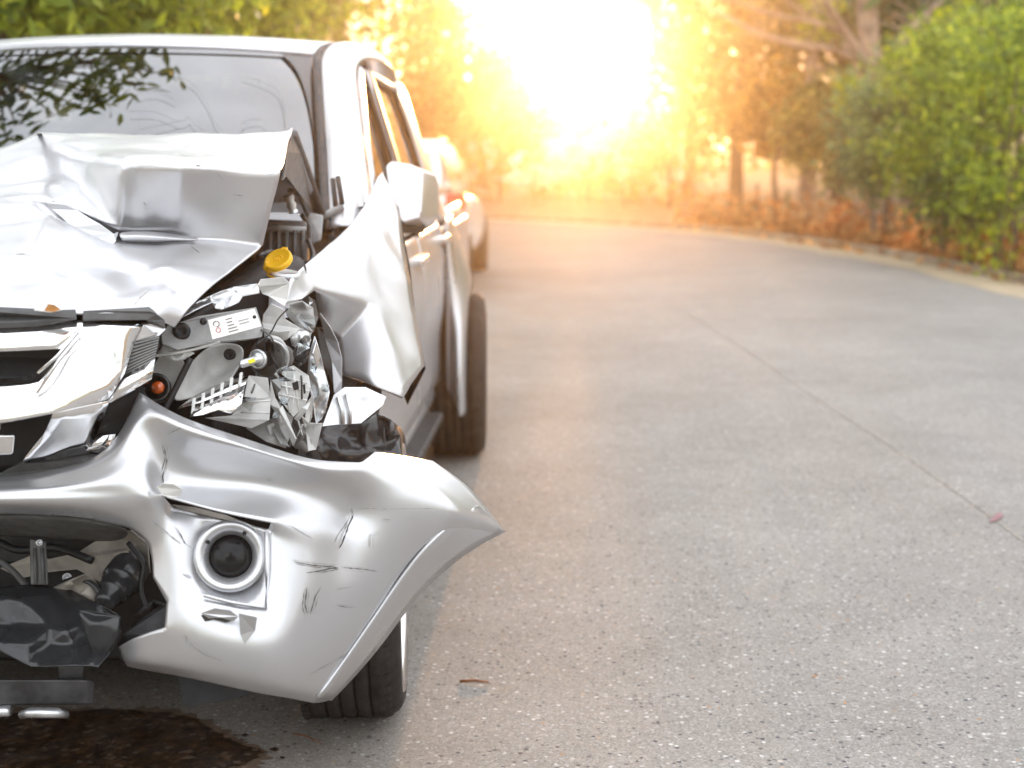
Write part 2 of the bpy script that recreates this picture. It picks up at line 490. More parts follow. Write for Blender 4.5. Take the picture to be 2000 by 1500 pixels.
L_gold = leaf_mat('golden_leaf', (0.14, 0.11, 0.014), (0.28, 0.20, 0.03), (0.44, 0.31, 0.05), 0.55)
M_bark = simple('pale_brown_bark', (0.40, 0.28, 0.20), 0.9, var=0.45, scale=6, bmp=0.7, bscale=25)
M_bark2 = simple('dark_brown_bark', (0.12, 0.075, 0.045), 0.9, var=0.45, scale=6, bmp=0.7, bscale=25)

def rand_unit(n, rng):
    v = rng.normal(size=(n, 3)); return v / np.linalg.norm(v, axis=1, keepdims=True)

def leaves(name, centers, m, parent, size, rng, aspect=0.45, droop=0.25):
    """leaf blades (folded rhombs) at the given points"""
    n = len(centers)
    d = rand_unit(n, rng); d[:, 2] -= droop; d /= np.linalg.norm(d, axis=1, keepdims=True)
    u = np.cross(d, rand_unit(n, rng)); u /= np.linalg.norm(u, axis=1, keepdims=True) + 1e-9
    w = np.cross(d, u)
    s = size * rng.uniform(0.45, 1.5, (n, 1))
    p0 = centers - d * s * 0.5; p2 = centers + d * s * 0.5
    p1 = centers + u * s * aspect * 0.5 + w * s * 0.08; p3 = centers - u * s * aspect * 0.5 + w * s * 0.08
    V = np.stack([p0, p1, p2, p3], 1).reshape(-1, 3)
    F = np.arange(4 * n).reshape(-1, 4)
    return np_mesh(name, V, F, m, parent)

def clumped(n, c, r, rng, clumps=40, spread=0.28, shell=0.55):
    """points gathered in clumps through an ellipsoid, more near its shell"""
    k = rand_unit(clumps, rng) * (rng.uniform(shell, 1.0, (clumps, 1)))
    cen = np.array(c) + k * np.array(r)
    idx = rng.integers(0, clumps, n)
    sp = rng.uniform(0.6, 1.3, (clumps, 1))[idx]
    return cen[idx] + rng.normal(size=(n, 3)) * spread * np.mean(r) * sp * np.array([1, 1, 0.75])

def branches(base, top, r0, rng, nb=6, reach=1.0, start=0.45, up=0.5, twigs=3, seg=7):
    """trunk with limbs, as one tapered mesh"""
    V, F = [], []
    def add(pts, rad, sg):
        v_, f_ = tube_geo(pts, rad, sg); o = len(V); V.extend(v_); F.extend([tuple(i + o for i in q) for q in f_])
    base, top = Vector(base), Vector(top)
    tr = [base.lerp(top, t) + Vector((rng.normal(), rng.normal(), 0)) * 0.05 * (top - base).length * (0.25 if 0 < t < 1 else 0) for t in np.linspace(0, 1, 7)]
    tr = catmull(tr, 3)
    add([tr[0] - Vector((0, 0, 0.15))] + tr, [r0 * 1.5] + [r0 * (1.15 - 0.85 * i / (len(tr) - 1)) for i in range(len(tr))], seg + 3)
    tips = []
    for k in range(nb):
        t = start + (1 - start) * (k + 0.5) / nb
        p = tr[min(int(t * (len(tr) - 1)), len(tr) - 1)]
        a = k * 2.4 + rng.uniform(0, 0.8); L = reach * rng.uniform(0.7, 1.15) * (1.15 - 0.5 * t)
        d = Vector((math.cos(a), math.sin(a), up * rng.uniform(0.6, 1.5))).normalized()
        rr = r0 * (1.0 - 0.75 * t) * 0.62
        pts = [p, p + d * L * 0.35 + Vector((0, 0, 0.03 * L)), p + d * L * 0.7 + Vector((rng.normal(), rng.normal(), 0.8)) * 0.06 * L, p + d * L + Vector((rng.normal(), rng.normal(), 1.2)) * 0.09 * L]
        pts = catmull(pts, 3)
        add(pts, [rr * (1 - 0.8 * i / (len(pts) - 1)) for i in range(len(pts))], seg)
        tips.append(pts[-1])
        for q in range(twigs):
            s = pts[int(len(pts) * (0.35 + 0.6 * q / max(1, twigs)))]
            d2 = (d + Vector(tuple(rng.normal(size=3) * 0.55))).normalized(); L2 = L * rng.uniform(0.3, 0.6)
            add([s, s + d2 * L2 * 0.5 + Vector((0, 0, 0.02 * L)), s + d2 * L2], [rr * 0.4, rr * 0.28, rr * 0.1], 5)
            tips.append(s + d2 * L2)
    return V, F, tips

def tree(name, label, x, y, h, crown_c, crown_r, nl, lsize, lm, bark, seed, cat='tree', group=None, r0=0.12, clumps=40, spread=0.28, nb=6, z0=0.0, parts=('trunk', 'crown'), droop=0.25, lean=(0, 0), extra=None, shell=0.55):
    rng = np.random.default_rng(seed)
    t = empty(name, (x, y, z0)); tag(t, label, cat, group)
    b_ = (x, y, z0); top = (x + lean[0], y + lean[1], z0 + h)
    V, F, tips = branches(b_, top, r0, rng, nb, max(crown_r) * 0.9)
    mesh_obj(parts[0], V, F, bark, t)
    c = np.array([x + crown_c[0], y + crown_c[1], z0 + crown_c[2]])
    P = clumped(nl, c, crown_r, rng, clumps, spread, shell)
    P = P[P[:, 2] > z0 + 0.05]
    leaves(parts[1], P, lm, t, lsize, rng, droop=droop)
    return t
def XY(px, Y):
    """road-plane spot seen in column px at depth Y"""
    d = ray(px, 282); return d.x * Y / d.y

# --- right verge: vine-covered bushes standing in a row behind the kerb
bush = dict(cat='bush', group='leafy bushes along the right kerb', parts=('stem', 'foliage'))
tree('vine_bush', 'tall lime topped vine bush nearest the camera at the right edge', XY(1985, 15.4), 15.4, 2.5, (0.0, 0.3, 1.75), (0.75, 0.7, 1.45), 6500, 0.085, L_mid, M_bark2, 11, r0=0.035, clumps=70, spread=0.17, nb=7, z0=0.08, **bush)
tree('vine_bush', 'broad bright green vine bush behind the nearest one on the right', XY(1850, 17.5), 17.5, 2.4, (0, 0.3, 1.7), (0.85, 0.8, 1.15), 7000, 0.095, L_mid, M_bark2, 12, r0=0.04, clumps=70, spread=0.18, nb=7, z0=0.1, **bush)
tree('vine_bush', 'bush with a lime yellow crest over the broad green bush', XY(1900, 18.6), 18.6, 3.0, (0.1, 0.5, 2.55), (1.1, 0.6, 0.5), 4200, 0.095, L_lime, M_bark2, 13, r0=0.04, clumps=34, spread=0.22, nb=6, z0=0.1, **bush)  # crest leaves coloured lime to stand for sunlight on the bush tops
tree('vine_bush', 'bluish green feathery bush left of the broad green bush', XY(1740, 19.6), 19.6, 2.4, (0, 0.3, 1.6), (0.75, 0.7, 1.0), 5000, 0.11, L_blue, M_bark2, 14, r0=0.04, clumps=50, spread=0.2, nb=6, z0=0.1, droop=0.7, **bush)
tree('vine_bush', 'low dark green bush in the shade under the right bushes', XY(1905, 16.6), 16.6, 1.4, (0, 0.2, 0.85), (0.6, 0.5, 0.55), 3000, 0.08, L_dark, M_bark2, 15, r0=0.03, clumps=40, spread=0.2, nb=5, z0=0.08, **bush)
tree('vine_bush', 'yellowish olive bush in front of the pale bare trunk', XY(1640, 22.0), 22.0, 2.2, (0, 0.3, 1.55), (0.8, 0.7, 0.8), 4200, 0.12, L_olive, M_bark2, 16, r0=0.04, clumps=46, spread=0.22, nb=6, z0=0.1, **bush)
tree('vine_bush', 'rounded golden olive bush left of the dark trunk', XY(1520, 24.6), 24.6, 2.3, (0, 0.3, 1.9), (0.85, 0.7, 0.75), 3800, 0.13, L_gold, M_bark2, 17, r0=0.05, clumps=40, spread=0.24, nb=6, z0=0.12, **bush)
tree('vine_bush', 'small lime sprig bush standing out before the pale trunk', XY(1700, 20.6), 20.6, 2.3, (-0.05, 0, 2.0), (0.42, 0.3, 0.25), 900, 0.10, L_lime, M_bark2, 18, r0=0.02, clumps=12, spread=0.3, nb=4, z0=0.1, **bush)

for i, (px, Y, z0_, z1_, ord_) in enumerate([(1890, 16.4, 2.3, 0.2, 'fourth from the left'), (1930, 16.2, 2.4, 0.15, 'second from the right'), (1800, 18.6, 2.2, 0.3, 'second from the left'), (1960, 15.2, 2.2, 0.15, 'rightmost'), (1760, 19.2, 2.0, 0.3, 'leftmost'), (1845, 17.0, 1.9, 0.3, 'third from the left')]):
    rng = np.random.default_rng(300 + i); x = XY(px, Y)
    vt = empty('hanging_vine', (x, Y, 0.08)); tag(vt, ord_ + ' of the six thin vines hanging over the right bushes', 'vine', 'hanging vines on the right bushes')
    pts = catmull([(x + rng.normal() * 0.06, Y + rng.normal() * 0.05 - 0.45, z) for z in np.linspace(z0_, z1_, 6)], 3)
    tube('stem', pts, 0.012, M_bark2, vt, 5)
    Pv = np.array([tuple(pts[rng.integers(0, len(pts))] + Vector(tuple(rng.normal(size=3) * 0.09))) for _ in range(260)])
    leaves('foliage', Pv, (L_lime, L_olive, L_mid)[i % 3], vt, 0.075, rng, droop=0.8)
# --- pale bare tree with spreading grey-brown branches
rng = np.random.default_rng(21)
bx_, by_ = XY(1712, 22.5), 22.5
bt = empty('bare_tree', (bx_, by_, 0.1)); tag(bt, 'pale bare trunked tree with long leafless branches behind the right bushes', 'tree', 'trees along the right verge')
V, F = [], []
def addt(pts, rad, sg=8):
    v_, f_ = tube_geo(pts, rad, sg); o = len(V); V.extend(v_); F.extend([tuple(i + o for i in q) for q in f_])
def BW(px, py, dy=0.0): return W(px, py, by_ + dy)
tr_ = catmull([Vector((bx_, by_, -0.1)), BW(1716, 400), BW(1716, 250), BW(1700, 130), BW(1694, 30), BW(1690, -120), BW(1680, -420)], 5)
addt(tr_, [0.27 - 0.17 * i / (len(tr_) - 1) for i in range(len(tr_))], 12)
limbs = [[(1700, 150), (1650, 60), (1600, -20), (1540, -160)], [(1706, 170), (1770, 70), (1830, 10), (1900, -60)], [(1714, 215), (1760, 130), (1850, 75), (1990, 70)],
         [(1700, 130), (1620, 95), (1500, 70), (1380, 10), (1300, -60)], [(1696, 100), (1610, 50), (1480, 20), (1350, -40)], [(1700, 180), (1660, 110), (1625, 20), (1615, -90)],
         [(1695, 60), (1720, -30), (1760, -140)], [(1640, 95), (1560, 92), (1450, 62)], [(1660, 75), (1580, 30), (1500, -20)], [(1800, 40), (1900, 30), (1985, 10)], [(1690, 20), (1640, -80), (1580, -220)],
         [(1715, 260), (1745, 190), (1760, 120), (1800, 20)]]
for i, l in enumerate(limbs):
    pts = catmull([BW(x, y, (j * 0.45) * (1 if i % 2 else -1)) for j, (x, y) in enumerate(l)], 4)
    r0 = [0.10, 0.085, 0.06, 0.055, 0.05, 0.05, 0.05, 0.03, 0.03, 0.03, 0.045, 0.05][i]
    addt(pts, [r0 * (1 - 0.85 * k / (len(pts) - 1)) for k in range(len(pts))], 7)
    for q in range(9):
        s = pts[int(len(pts) * (0.25 + 0.08 * q)) % len(pts)]
        d = Vector((rng.normal() - 0.5, rng.normal() * 0.5, abs(rng.normal()) * 0.5 + 0.1)).normalized(); L = rng.uniform(0.3, 0.9)
        addt([s, s + d * L * 0.5 + Vector((0, 0, 0.03)), s + d * L + Vector((0, 0, -0.02))], [r0 * 0.25, r0 * 0.17, r0 * 0.05], 4)
mesh_obj('trunk', V, F, M_bark, bt)
Pk = np.array([tuple(BW(rng.uniform(1560, 1650), rng.uniform(-10, 80), rng.uniform(-0.4, 0.4))) for _ in range(160)])
leaves('crown', Pk, L_lime, bt, 0.11, rng)

tree('broadleaf_tree', 'dark trunked tree left of the pale bare tree', XY(1575, 26.0), 26.0, 5.5, (0, 0.5, 4.3), (1.7, 1.5, 1.6), 5200, 0.17, L_olive, M_bark, 31, group='trees along the right verge', r0=0.15, clumps=44, spread=0.24, z0=0.2)
tree('broadleaf_tree', 'golden backlit tree right of the sun', XY(1440, 29.0), 29.0, 6.0, (0, 0.5, 4.0), (1.7, 1.5, 2.6), 7000, 0.18, L_gold, M_bark2, 32, group='trees along the right verge', r0=0.14, clumps=60, spread=0.22, z0=0.2)
tree('broadleaf_tree', 'tall golden tree farthest along the right verge close to the sun', XY(1345, 34.0), 34.0, 7.5, (0.3, 0.5, 4.6), (1.7, 1.6, 3.4), 7000, 0.20, L_gold, M_bark2, 33, group='trees along the right verge', r0=0.14, clumps=56, spread=0.22, z0=0.2)
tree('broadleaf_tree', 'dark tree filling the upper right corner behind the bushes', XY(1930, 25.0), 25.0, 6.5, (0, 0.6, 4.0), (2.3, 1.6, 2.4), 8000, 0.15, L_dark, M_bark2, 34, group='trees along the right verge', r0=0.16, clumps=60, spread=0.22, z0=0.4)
tree('broadleaf_tree', 'brownish tree behind the forks of the bare tree', XY(1790, 30.0), 30.0, 6.5, (0, 0.6, 3.6), (2.0, 1.6, 2.6), 5000, 0.17, L_olive, M_bark2, 35, group='trees along the right verge', r0=0.16, clumps=50, spread=0.22, z0=0.4)
tree('broadleaf_tree', 'shaded tree low behind the olive bushes', XY(1640, 31.0), 31.0, 5.5, (0, 0.6, 2.8), (2.0, 1.6, 2.2), 6000, 0.18, L_olive, M_bark2, 36, group='trees along the right verge', r0=0.16, clumps=50, spread=0.22, z0=0.4)

# --- beyond the bend: low backlit shrubs under the sun
far = dict(cat='bush', group='backlit shrubs beyond the bend', parts=('stem', 'foliage'))
for i, (px, Y, h, lab) in enumerate([(975, 33, 1.9, 'golden shrub beyond the bend just right of the white car'), (1060, 34, 2.0, 'golden shrub beyond the bend, second from the white car'), (1150, 33, 1.9, 'golden shrub beyond the bend right under the sun'),
                                     (1235, 32, 2.2, 'golden shrub beyond the bend right of the sun'), (1310, 30, 2.2, 'golden shrub beyond the bend nearest the right kerb'), (880, 34, 3.3, 'tall golden shrub showing over the white car roof')]):
    tree('roadside_shrub', lab, XY(px, Y), Y, h, (0, 0, h * 0.55), (0.85, 0.7, h * 0.55), 1000, 0.16, L_gold, M_bark2, 50 + i, r0=0.05, clumps=30, spread=0.24, nb=5, z0=0.15, **far)
tree('broadleaf_tree', 'sparse tree with sun shining through its crown', XY(1000, 44), 44, 7.5, (0, 0, 5.4), (2.4, 1.5, 2.6), 1900, 0.2, L_gold, M_bark2, 62, group='backlit trees under the sun', r0=0.1, clumps=60, spread=0.2, z0=0.2)
tree('broadleaf_tree', 'sparse tree just right of the sun', XY(1265, 40), 40, 7.0, (0, 0, 4.6), (1.5, 1.3, 2.8), 1200, 0.2, L_gold, M_bark2, 63, group='backlit trees under the sun', r0=0.1, clumps=50, spread=0.2, z0=0.2)
tree('broadleaf_tree', 'thin golden tree left of the sun behind the white car', XY(840, 30), 30, 5.0, (0, 0, 2.7), (0.85, 1.0, 1.7), 4200, 0.17, L_gold, M_bark2, 60, group='trees behind the parked cars', r0=0.12, clumps=40, spread=0.24, z0=0.3)
tree('broadleaf_tree', 'round topped golden tree in the dip left of the sun', XY(940, 40), 40, 4.0, (0, 0, 2.5), (1.6, 1.2, 1.3), 4200, 0.2, L_gold, M_bark2, 61, group='trees behind the parked cars', r0=0.12, clumps=36, spread=0.26, z0=0.3)

L_spot = leaf_mat('pale_spot_leaf', (0.62, 0.55, 0.50), (0.74, 0.68, 0.62), (0.82, 0.78, 0.74), 0.5, 0.7)  # pale leaves added to stand for bright blurred spots in the distance
for i, (px, Y, z, lab) in enumerate([(1045, 31, 0.55, 'leftmost'), (1130, 31.5, 0.75, 'middle'), (1222, 30.5, 1.0, 'rightmost')]):
    tree('pale_spot_shrub', lab + ' of the three pale shrubs added as bright blurred spots', XY(px, Y), Y, 1.3, (0, 0, z + 0.35), (0.8, 0.4, 0.45), 260, 0.22, L_spot, M_bark2, 400 + i, cat='bush', group='added pale shrubs beyond the bend', r0=0.03, clumps=14, spread=0.16, nb=4, z0=0.1, parts=('stem', 'foliage'))
# --- left side: trees behind the parked cars
left = dict(group='trees behind the parked cars')
tree('mango_tree', 'glossy leaved tree over the left end of the car roof', -3.9, 8.9, 4.2, (0.75, 0.0, 2.75), (1.15, 0.8, 0.95), 5200, 0.12, L_mid, M_bark2, 71, r0=0.13, clumps=60, spread=0.2, z0=0.05, droop=0.5, **left)
tree('mango_tree', 'green tree above the middle of the car roof', -3.7, 12.5, 4.6, (0.3, 0.3, 2.9), (1.2, 1.0, 1.3), 6500, 0.12, L_mid, M_bark2, 72, r0=0.13, clumps=60, spread=0.2, z0=0.1, droop=0.5, **left)
tree('broadleaf_tree', 'loose light green tree with sky gaps above the right roof corner', -4.2, 19.5, 6.0, (0.2, 0, 3.6), (1.5, 1.3, 1.8), 4600, 0.13, L_mid, M_bark2, 73, r0=0.14, clumps=60, spread=0.2, z0=0.2, **left)
tree('broadleaf_tree', 'reddish trunked sparse tree between the roof corner and the sky gap', -4.1, 25.0, 7.5, (0, 0, 4.6), (1.6, 1.2, 2.2), 3200, 0.14, L_olive, M_bark, 74, r0=0.16, clumps=46, spread=0.2, z0=0.3, **left)
tree('broadleaf_tree', 'leafy green tree behind the dark one at the left edge', -6.2, 15.0, 5.5, (0, 0, 3.2), (2.0, 1.5, 2.2), 7000, 0.13, L_mid, M_bark2, 75, r0=0.15, clumps=60, spread=0.22, z0=0.3, **left)
tree('broadleaf_tree', 'olive tree low behind the car roof in the distance', -6.0, 24.0, 5.5, (0, 0, 3.0), (2.4, 1.5, 2.2), 7000, 0.16, L_olive, M_bark2, 76, r0=0.15, clumps=60, spread=0.22, z0=0.4, **left)

# --- distant woods that read as one mass (left low where the sun stands)
def wood(name, label, pts, m, seed, size):
    rng = np.random.default_rng(seed); P = []
    for (x, y, zt, rx, n_) in pts:
        k = 14; cen = np.stack([rng.normal(x, rx * 0.6, k), rng.normal(y, 1.5, k), rng.uniform(0.2, zt, k)], 1)
        idx = rng.integers(0, k, n_); P.append(cen[idx] + rng.normal(size=(n_, 3)) * np.array([rx * 0.38, 1.0, 0.55]))
    P = np.concatenate(P); P = P[P[:, 2] > 0.0]
    return tag(leaves(name, P, m, None, size, rng), label, 'woods', kind='stuff')
wood('distant_woods', 'hazy wood far beyond the bend', [(x, 52 + abs(x) * 0.1, (3.0 if -7 < x < 9 else 8.5), 3.4, 700 if -7 < x < 9 else 1500) for x in range(-44, 46, 4)], L_olive, 81, 0.42)
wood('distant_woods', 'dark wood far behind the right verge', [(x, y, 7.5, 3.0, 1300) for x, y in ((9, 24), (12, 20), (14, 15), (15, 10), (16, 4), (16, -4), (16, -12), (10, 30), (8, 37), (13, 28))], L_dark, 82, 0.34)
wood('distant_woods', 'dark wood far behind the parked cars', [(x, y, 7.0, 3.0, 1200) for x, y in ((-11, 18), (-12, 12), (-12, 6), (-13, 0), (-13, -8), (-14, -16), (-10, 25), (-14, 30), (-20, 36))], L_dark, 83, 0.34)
wood('distant_woods', 'unseen wood added behind the viewer for reflections', [(x, -26, 5.0, 3.0, 900) for x in range(-24, 28, 4)], L_mid, 84, 0.4)  # out of view, added to darken what the upright panels reflect

# --- dry orange undergrowth behind the kerb
rng = np.random.default_rng(91); P = []
for i in range(len(RE) - 1):
    a, c = RE[i], RE[i + 1]
    if not (6 < a.y < 25 and a.x > 1.6): continue
    t_ = (c - a).normalized(); nr = Vector((t_.y, -t_.x, 0)); L = (c - a).length
    for q in range(int(L * 380)):
        s = rng.uniform(); d = abs(rng.normal()) * 0.6 + 0.12 - (0.35 if rng.uniform() < 0.07 else 0)
        hmax = 0.12 + 0.46 * (0.5 + 0.5 * math.sin(a.y * 2.1 + s * 3 + d * 2))
        p = a.lerp(c, s) + nr * d; P.append((p.x, p.y, (0.07 + rng.uniform() ** 1.4 * hmax) if d > 0.02 else 0.02 + 0.03 * rng.uniform()))
tag(leaves('dry_undergrowth', np.array(P), L_dry, None, 0.13, rng, 0.5, 0.1), 'orange dried leaves and grass heaped behind the right kerb', 'undergrowth', kind='stuff')

# --- wire fence with grey posts along the verge
M_post = simple('grey_concrete_post', (0.17, 0.16, 0.15), 0.85, var=0.3, scale=8, bmp=0.3)
M_wire = simple('galvanised_wire', (0.35, 0.34, 0.33), 0.5, 0.8, var=0.2)
fence = empty('wire_fence', (4.9, 16, 0)); tag(fence, 'low wire fence on three slim grey stakes among the right bushes', 'fence')
pp = []
for px, Y in ((1978, 15.6), (1722, 19.8), (1487, 25.0)):
    x = XY(px, Y); pp.append((x, Y))
    box('post', (x, Y + 0.35, 0.38), (0.05, 0.05, 0.75), M_post, fence, bev=0.008)
for z in (0.3, 0.5, 0.7):
    tube('wire', [Vector((x, Y + 0.35, z)) for x, Y in pp], 0.004, M_wire, fence, 4)

# --- pale house wall seen in bits through the shrubs
M_white = simple('white_rendered_wall', (0.72, 0.69, 0.64), 0.9, var=0.12, scale=2)
M_dkwin = simple('dark_window_glass', (0.03, 0.03, 0.035), 0.15, var=0)
M_tile = simple('pale_roof_sheet', (0.5, 0.44, 0.38), 0.7, var=0.2, scale=3)
hx = XY(1130, 46)
house = empty('pale_house', (hx, 47, 0)); tag(house, 'low white house half hidden behind the backlit shrubs beyond the bend', 'house')
box('wall', (hx, 47, 1.1), (7.0, 3.0, 2.2), M_white, house, bev=0.02)
rv = [(hx - 3.8, 45.2, 2.15), (hx + 3.8, 45.2, 2.15), (hx + 3.8, 48.8, 2.15), (hx - 3.8, 48.8, 2.15), (hx - 3.8, 47, 2.7), (hx + 3.8, 47, 2.7)]
solid(mesh_obj('roof', rv, [(0, 1, 5, 4), (2, 3, 4, 5), (0, 4, 3), (1, 2, 5)], M_tile, house, smooth=False), 0.05)
for k in (-2.2, 0.2, 2.3):
    w_ = box('window', (hx + k, 45.49, 1.25), (0.9, 0.06, 0.9), M_dkwin, house, bev=0.01)
# ------------------------------------------------------------------ tools for bent sheet metal
from mathutils.geometry import tessellate_polygon
from mathutils.bvhtree import BVHTree

def crease_edges(o, pairs):
    me = o.data
    at = me.attributes.get('crease_edge') or me.attributes.new('crease_edge', 'FLOAT', 'EDGE')
    key = {tuple(sorted(e.vertices)): e.index for e in me.edges}
    for a, b_, c in pairs:
        i = key.get((min(a, b_), max(a, b_)))
        if i is not None: at.data[i].value = c

def dent(o, kind, scale, strength):
    """real dents in the sheet, from a procedural texture"""
    tx = bpy.data.textures.new('dents', kind); tx.noise_scale = scale
    d = o.modifiers.new('dents', 'DISPLACE'); d.texture = tx; d.strength = strength; d.mid_level = 0.45; d.texture_coords = 'LOCAL'

def crease_verts(o, ids, val=1.0):
    if not ids: return
    at = o.data.attributes.get('crease_vert') or o.data.attributes.new('crease_vert', 'FLOAT', 'POINT')
    for i in ids: at.data[i].value = val

def P3(p):
    return p if isinstance(p, Vector) else (W(*p) if len(p) == 3 else Vector(p[1:]))

def grid_part(name, rows, m, parent, sub=3, row_crease={}, col_crease={}, edge_crease=(), holes=(), thick=0.0025, jitter=0.0, seed=1, corners=(), disp=None):
    r = random.Random(seed)
    nr, nc = len(rows), len(rows[0])
    v = [P3(p) + (Vector((r.uniform(-1, 1), r.uniform(-1, 1), r.uniform(-1, 1))) * jitter if jitter else Vector()) for row in rows for p in row]
    f = []
    for i in range(nr - 1):
        for j in range(nc - 1):
            if (i, j) in holes: continue
            f.append((i * nc + j, (i + 1) * nc + j, (i + 1) * nc + j + 1, i * nc + j + 1))
    o = mesh_obj(name, v, f, m, parent)
    cr = []
    for i, cval in row_crease.items():
        lo, hi = 0, nc - 1
        if isinstance(cval, tuple): cval, lo, hi = cval
        cr += [(i * nc + j, i * nc + j + 1, cval) for j in range(lo, hi)]
    for j, cval in col_crease.items():
        lo, hi = 0, nr - 1
        if isinstance(cval, tuple): cval, lo, hi = cval
        cr += [(i * nc + j, (i + 1) * nc + j, cval) for i in range(lo, hi)]
    cr += [(i0 * nc + j0, i1 * nc + j1, c) for (i0, j0), (i1, j1), c in edge_crease]
    crease_edges(o, cr)
    crease_verts(o, [i * nc + j for i, j in corners])
    if sub: subsurf(o, sub)
    if disp: dent(o, *disp)
    if thick: solid(o, thick)
    return o

def facets(name, V, faces, m, parent, sub=2, creases=(), thick=0.002, all_crease=0.0, smooth=True, corners=(), disp=None):
    """V: dict key -> (px, py, Y)"""
    keys = list(V); idx = {k: i for i, k in enumerate(keys)}
    o = mesh_obj(name, [P3(V[k]) for k in keys], [tuple(idx[k] for k in f) for f in faces], m, parent, smooth)
    cr = []
    if all_crease: cr = [(e.vertices[0], e.vertices[1], all_crease) for e in o.data.edges]
    cr += [(idx[a], idx[b_], c) for a, b_, c in creases]
    crease_edges(o, cr)
    crease_verts(o, [idx[k] for k in corners])
    if sub: subsurf(o, sub)
    if disp: dent(o, *disp)
    if thick: solid(o, thick)
    return o

def plate(name, pts, m, parent, Y=None, thick=0.003, jit=0.0, seed=0, bev=0.0006, dy=(0, 0)):
    """sheet cut along an outline; every corner has its own depth"""
    r = random.Random(seed or hash(name) % 999)
    P = []
    x0 = sum(p[0] for p in pts) / len(pts); y0 = sum(p[1] for p in pts) / len(pts)
    for p in pts:
        d = p[2] if len(p) > 2 else Y + (p[0] - x0) * dy[0] + (p[1] - y0) * dy[1]
        P.append(W(p[0], p[1], d + r.uniform(-jit, jit)))
    tri = tessellate_polygon([[Vector((p[0], p[1], 0)) for p in pts]])
    tri = [t if ((pts[t[1]][0] - pts[t[0]][0]) * (pts[t[2]][1] - pts[t[0]][1]) - (pts[t[1]][1] - pts[t[0]][1]) * (pts[t[2]][0] - pts[t[0]][0])) < 0 else (t[0], t[2], t[1]) for t in tri]
    o = mesh_obj(name, P, tri, m, parent, smooth=False)
    solid(o, thick)
    if bev: bevel(o, bev, 1, 40)
    return o

def crumple(name, outline, m, parent, Y, amp, seed, step=22, thick=0.002, tilt=(0, 0), smooth=True, sharp=0.5, sub=1):
    """crushed sheet: an outline filled with irregular facets"""
    from mathutils.geometry import delaunay_2d_cdt
    r = random.Random(seed)
    xs = [p[0] for p in outline]; ys = [p[1] for p in outline]
    cx_, cy_ = sum(xs) / len(xs), sum(ys) / len(ys)
    pts = [Vector((p[0], p[1])) for p in outline]
    n0 = len(pts); edges = [(i, (i + 1) % n0) for i in range(n0)]
    def inside(x, y):
        c = False
        for i in range(n0):
            a, b_ = pts[i], pts[(i + 1) % n0]
            if (a.y > y) != (b_.y > y) and x < (b_.x - a.x) * (y - a.y) / (b_.y - a.y) + a.x: c = not c
        return c
    y = min(ys)
    while y < max(ys):
        x = min(xs)
        while x < max(xs):
            px, py = x + r.uniform(-.4, .4) * step, y + r.uniform(-.4, .4) * step
            if inside(px, py) and min((Vector((px, py)) - q).length for q in pts) > step * 0.45: pts.append(Vector((px, py)))
            x += step
        y += step
    res = delaunay_2d_cdt(pts, edges, [list(range(n0))], 1, 1e-4)
    V2, F2 = res[0], res[2]
    P = [W(q.x, q.y, Y + (q.x - cx_) * tilt[0] + (q.y - cy_) * tilt[1] + r.uniform(-amp, amp)) for q in V2]
    F2 = [tuple(f) if ((V2[f[1]].x - V2[f[0]].x) * (V2[f[2]].y - V2[f[0]].y) - (V2[f[1]].y - V2[f[0]].y) * (V2[f[2]].x - V2[f[0]].x)) < 0 else tuple(reversed(f)) for f in F2]
    o = mesh_obj(name, P, F2, m, parent, smooth)
    crease_edges(o, [(e.vertices[0], e.vertices[1], sharp * r.uniform(0.3, 1.4)) for e in o.data.edges])
    if sub: subsurf(o, sub)
    solid(o, thick)
    return o

def hull(name, pts, m, parent, bev=0.01, seg=3, sub=0, smooth=True):
    bm = bmesh.new()
    for p in pts: bm.verts.new(P3(p))
    res = bmesh.ops.convex_hull(bm, input=bm.verts)
    bmesh.ops.delete(bm, geom=[g for g in res['geom_interior'] if isinstance(g, bmesh.types.BMVert)] , context='VERTS')
    bmesh.ops.dissolve_limit(bm, angle_limit=math.radians(4), verts=bm.verts, edges=bm.edges)
    bm.verts.index_update()
    vs_ = [v.co.copy() for v in bm.verts]; fs = [[v.index for v in f.verts] for f in bm.faces]
    bm.free()
    o = mesh_obj(name, vs_, fs, m, parent, smooth=False)
    if bev: bevel(o, bev, seg, 20)
    if smooth:
        o.data.polygons.foreach_set('use_smooth', [True] * len(o.data.polygons))
        o.modifiers[-1].harden_normals = True if bev else False
    return o

def px_disc(px, py, Y, r_px):
    """centre point and real radius of a round thing r_px pixels wide at depth Y"""
    c = W(px, py, Y); e = W(px + r_px, py, Y)
    return c, (e - c).length

def toward_cam(c):
    return (CC - Vector(c)).normalized()

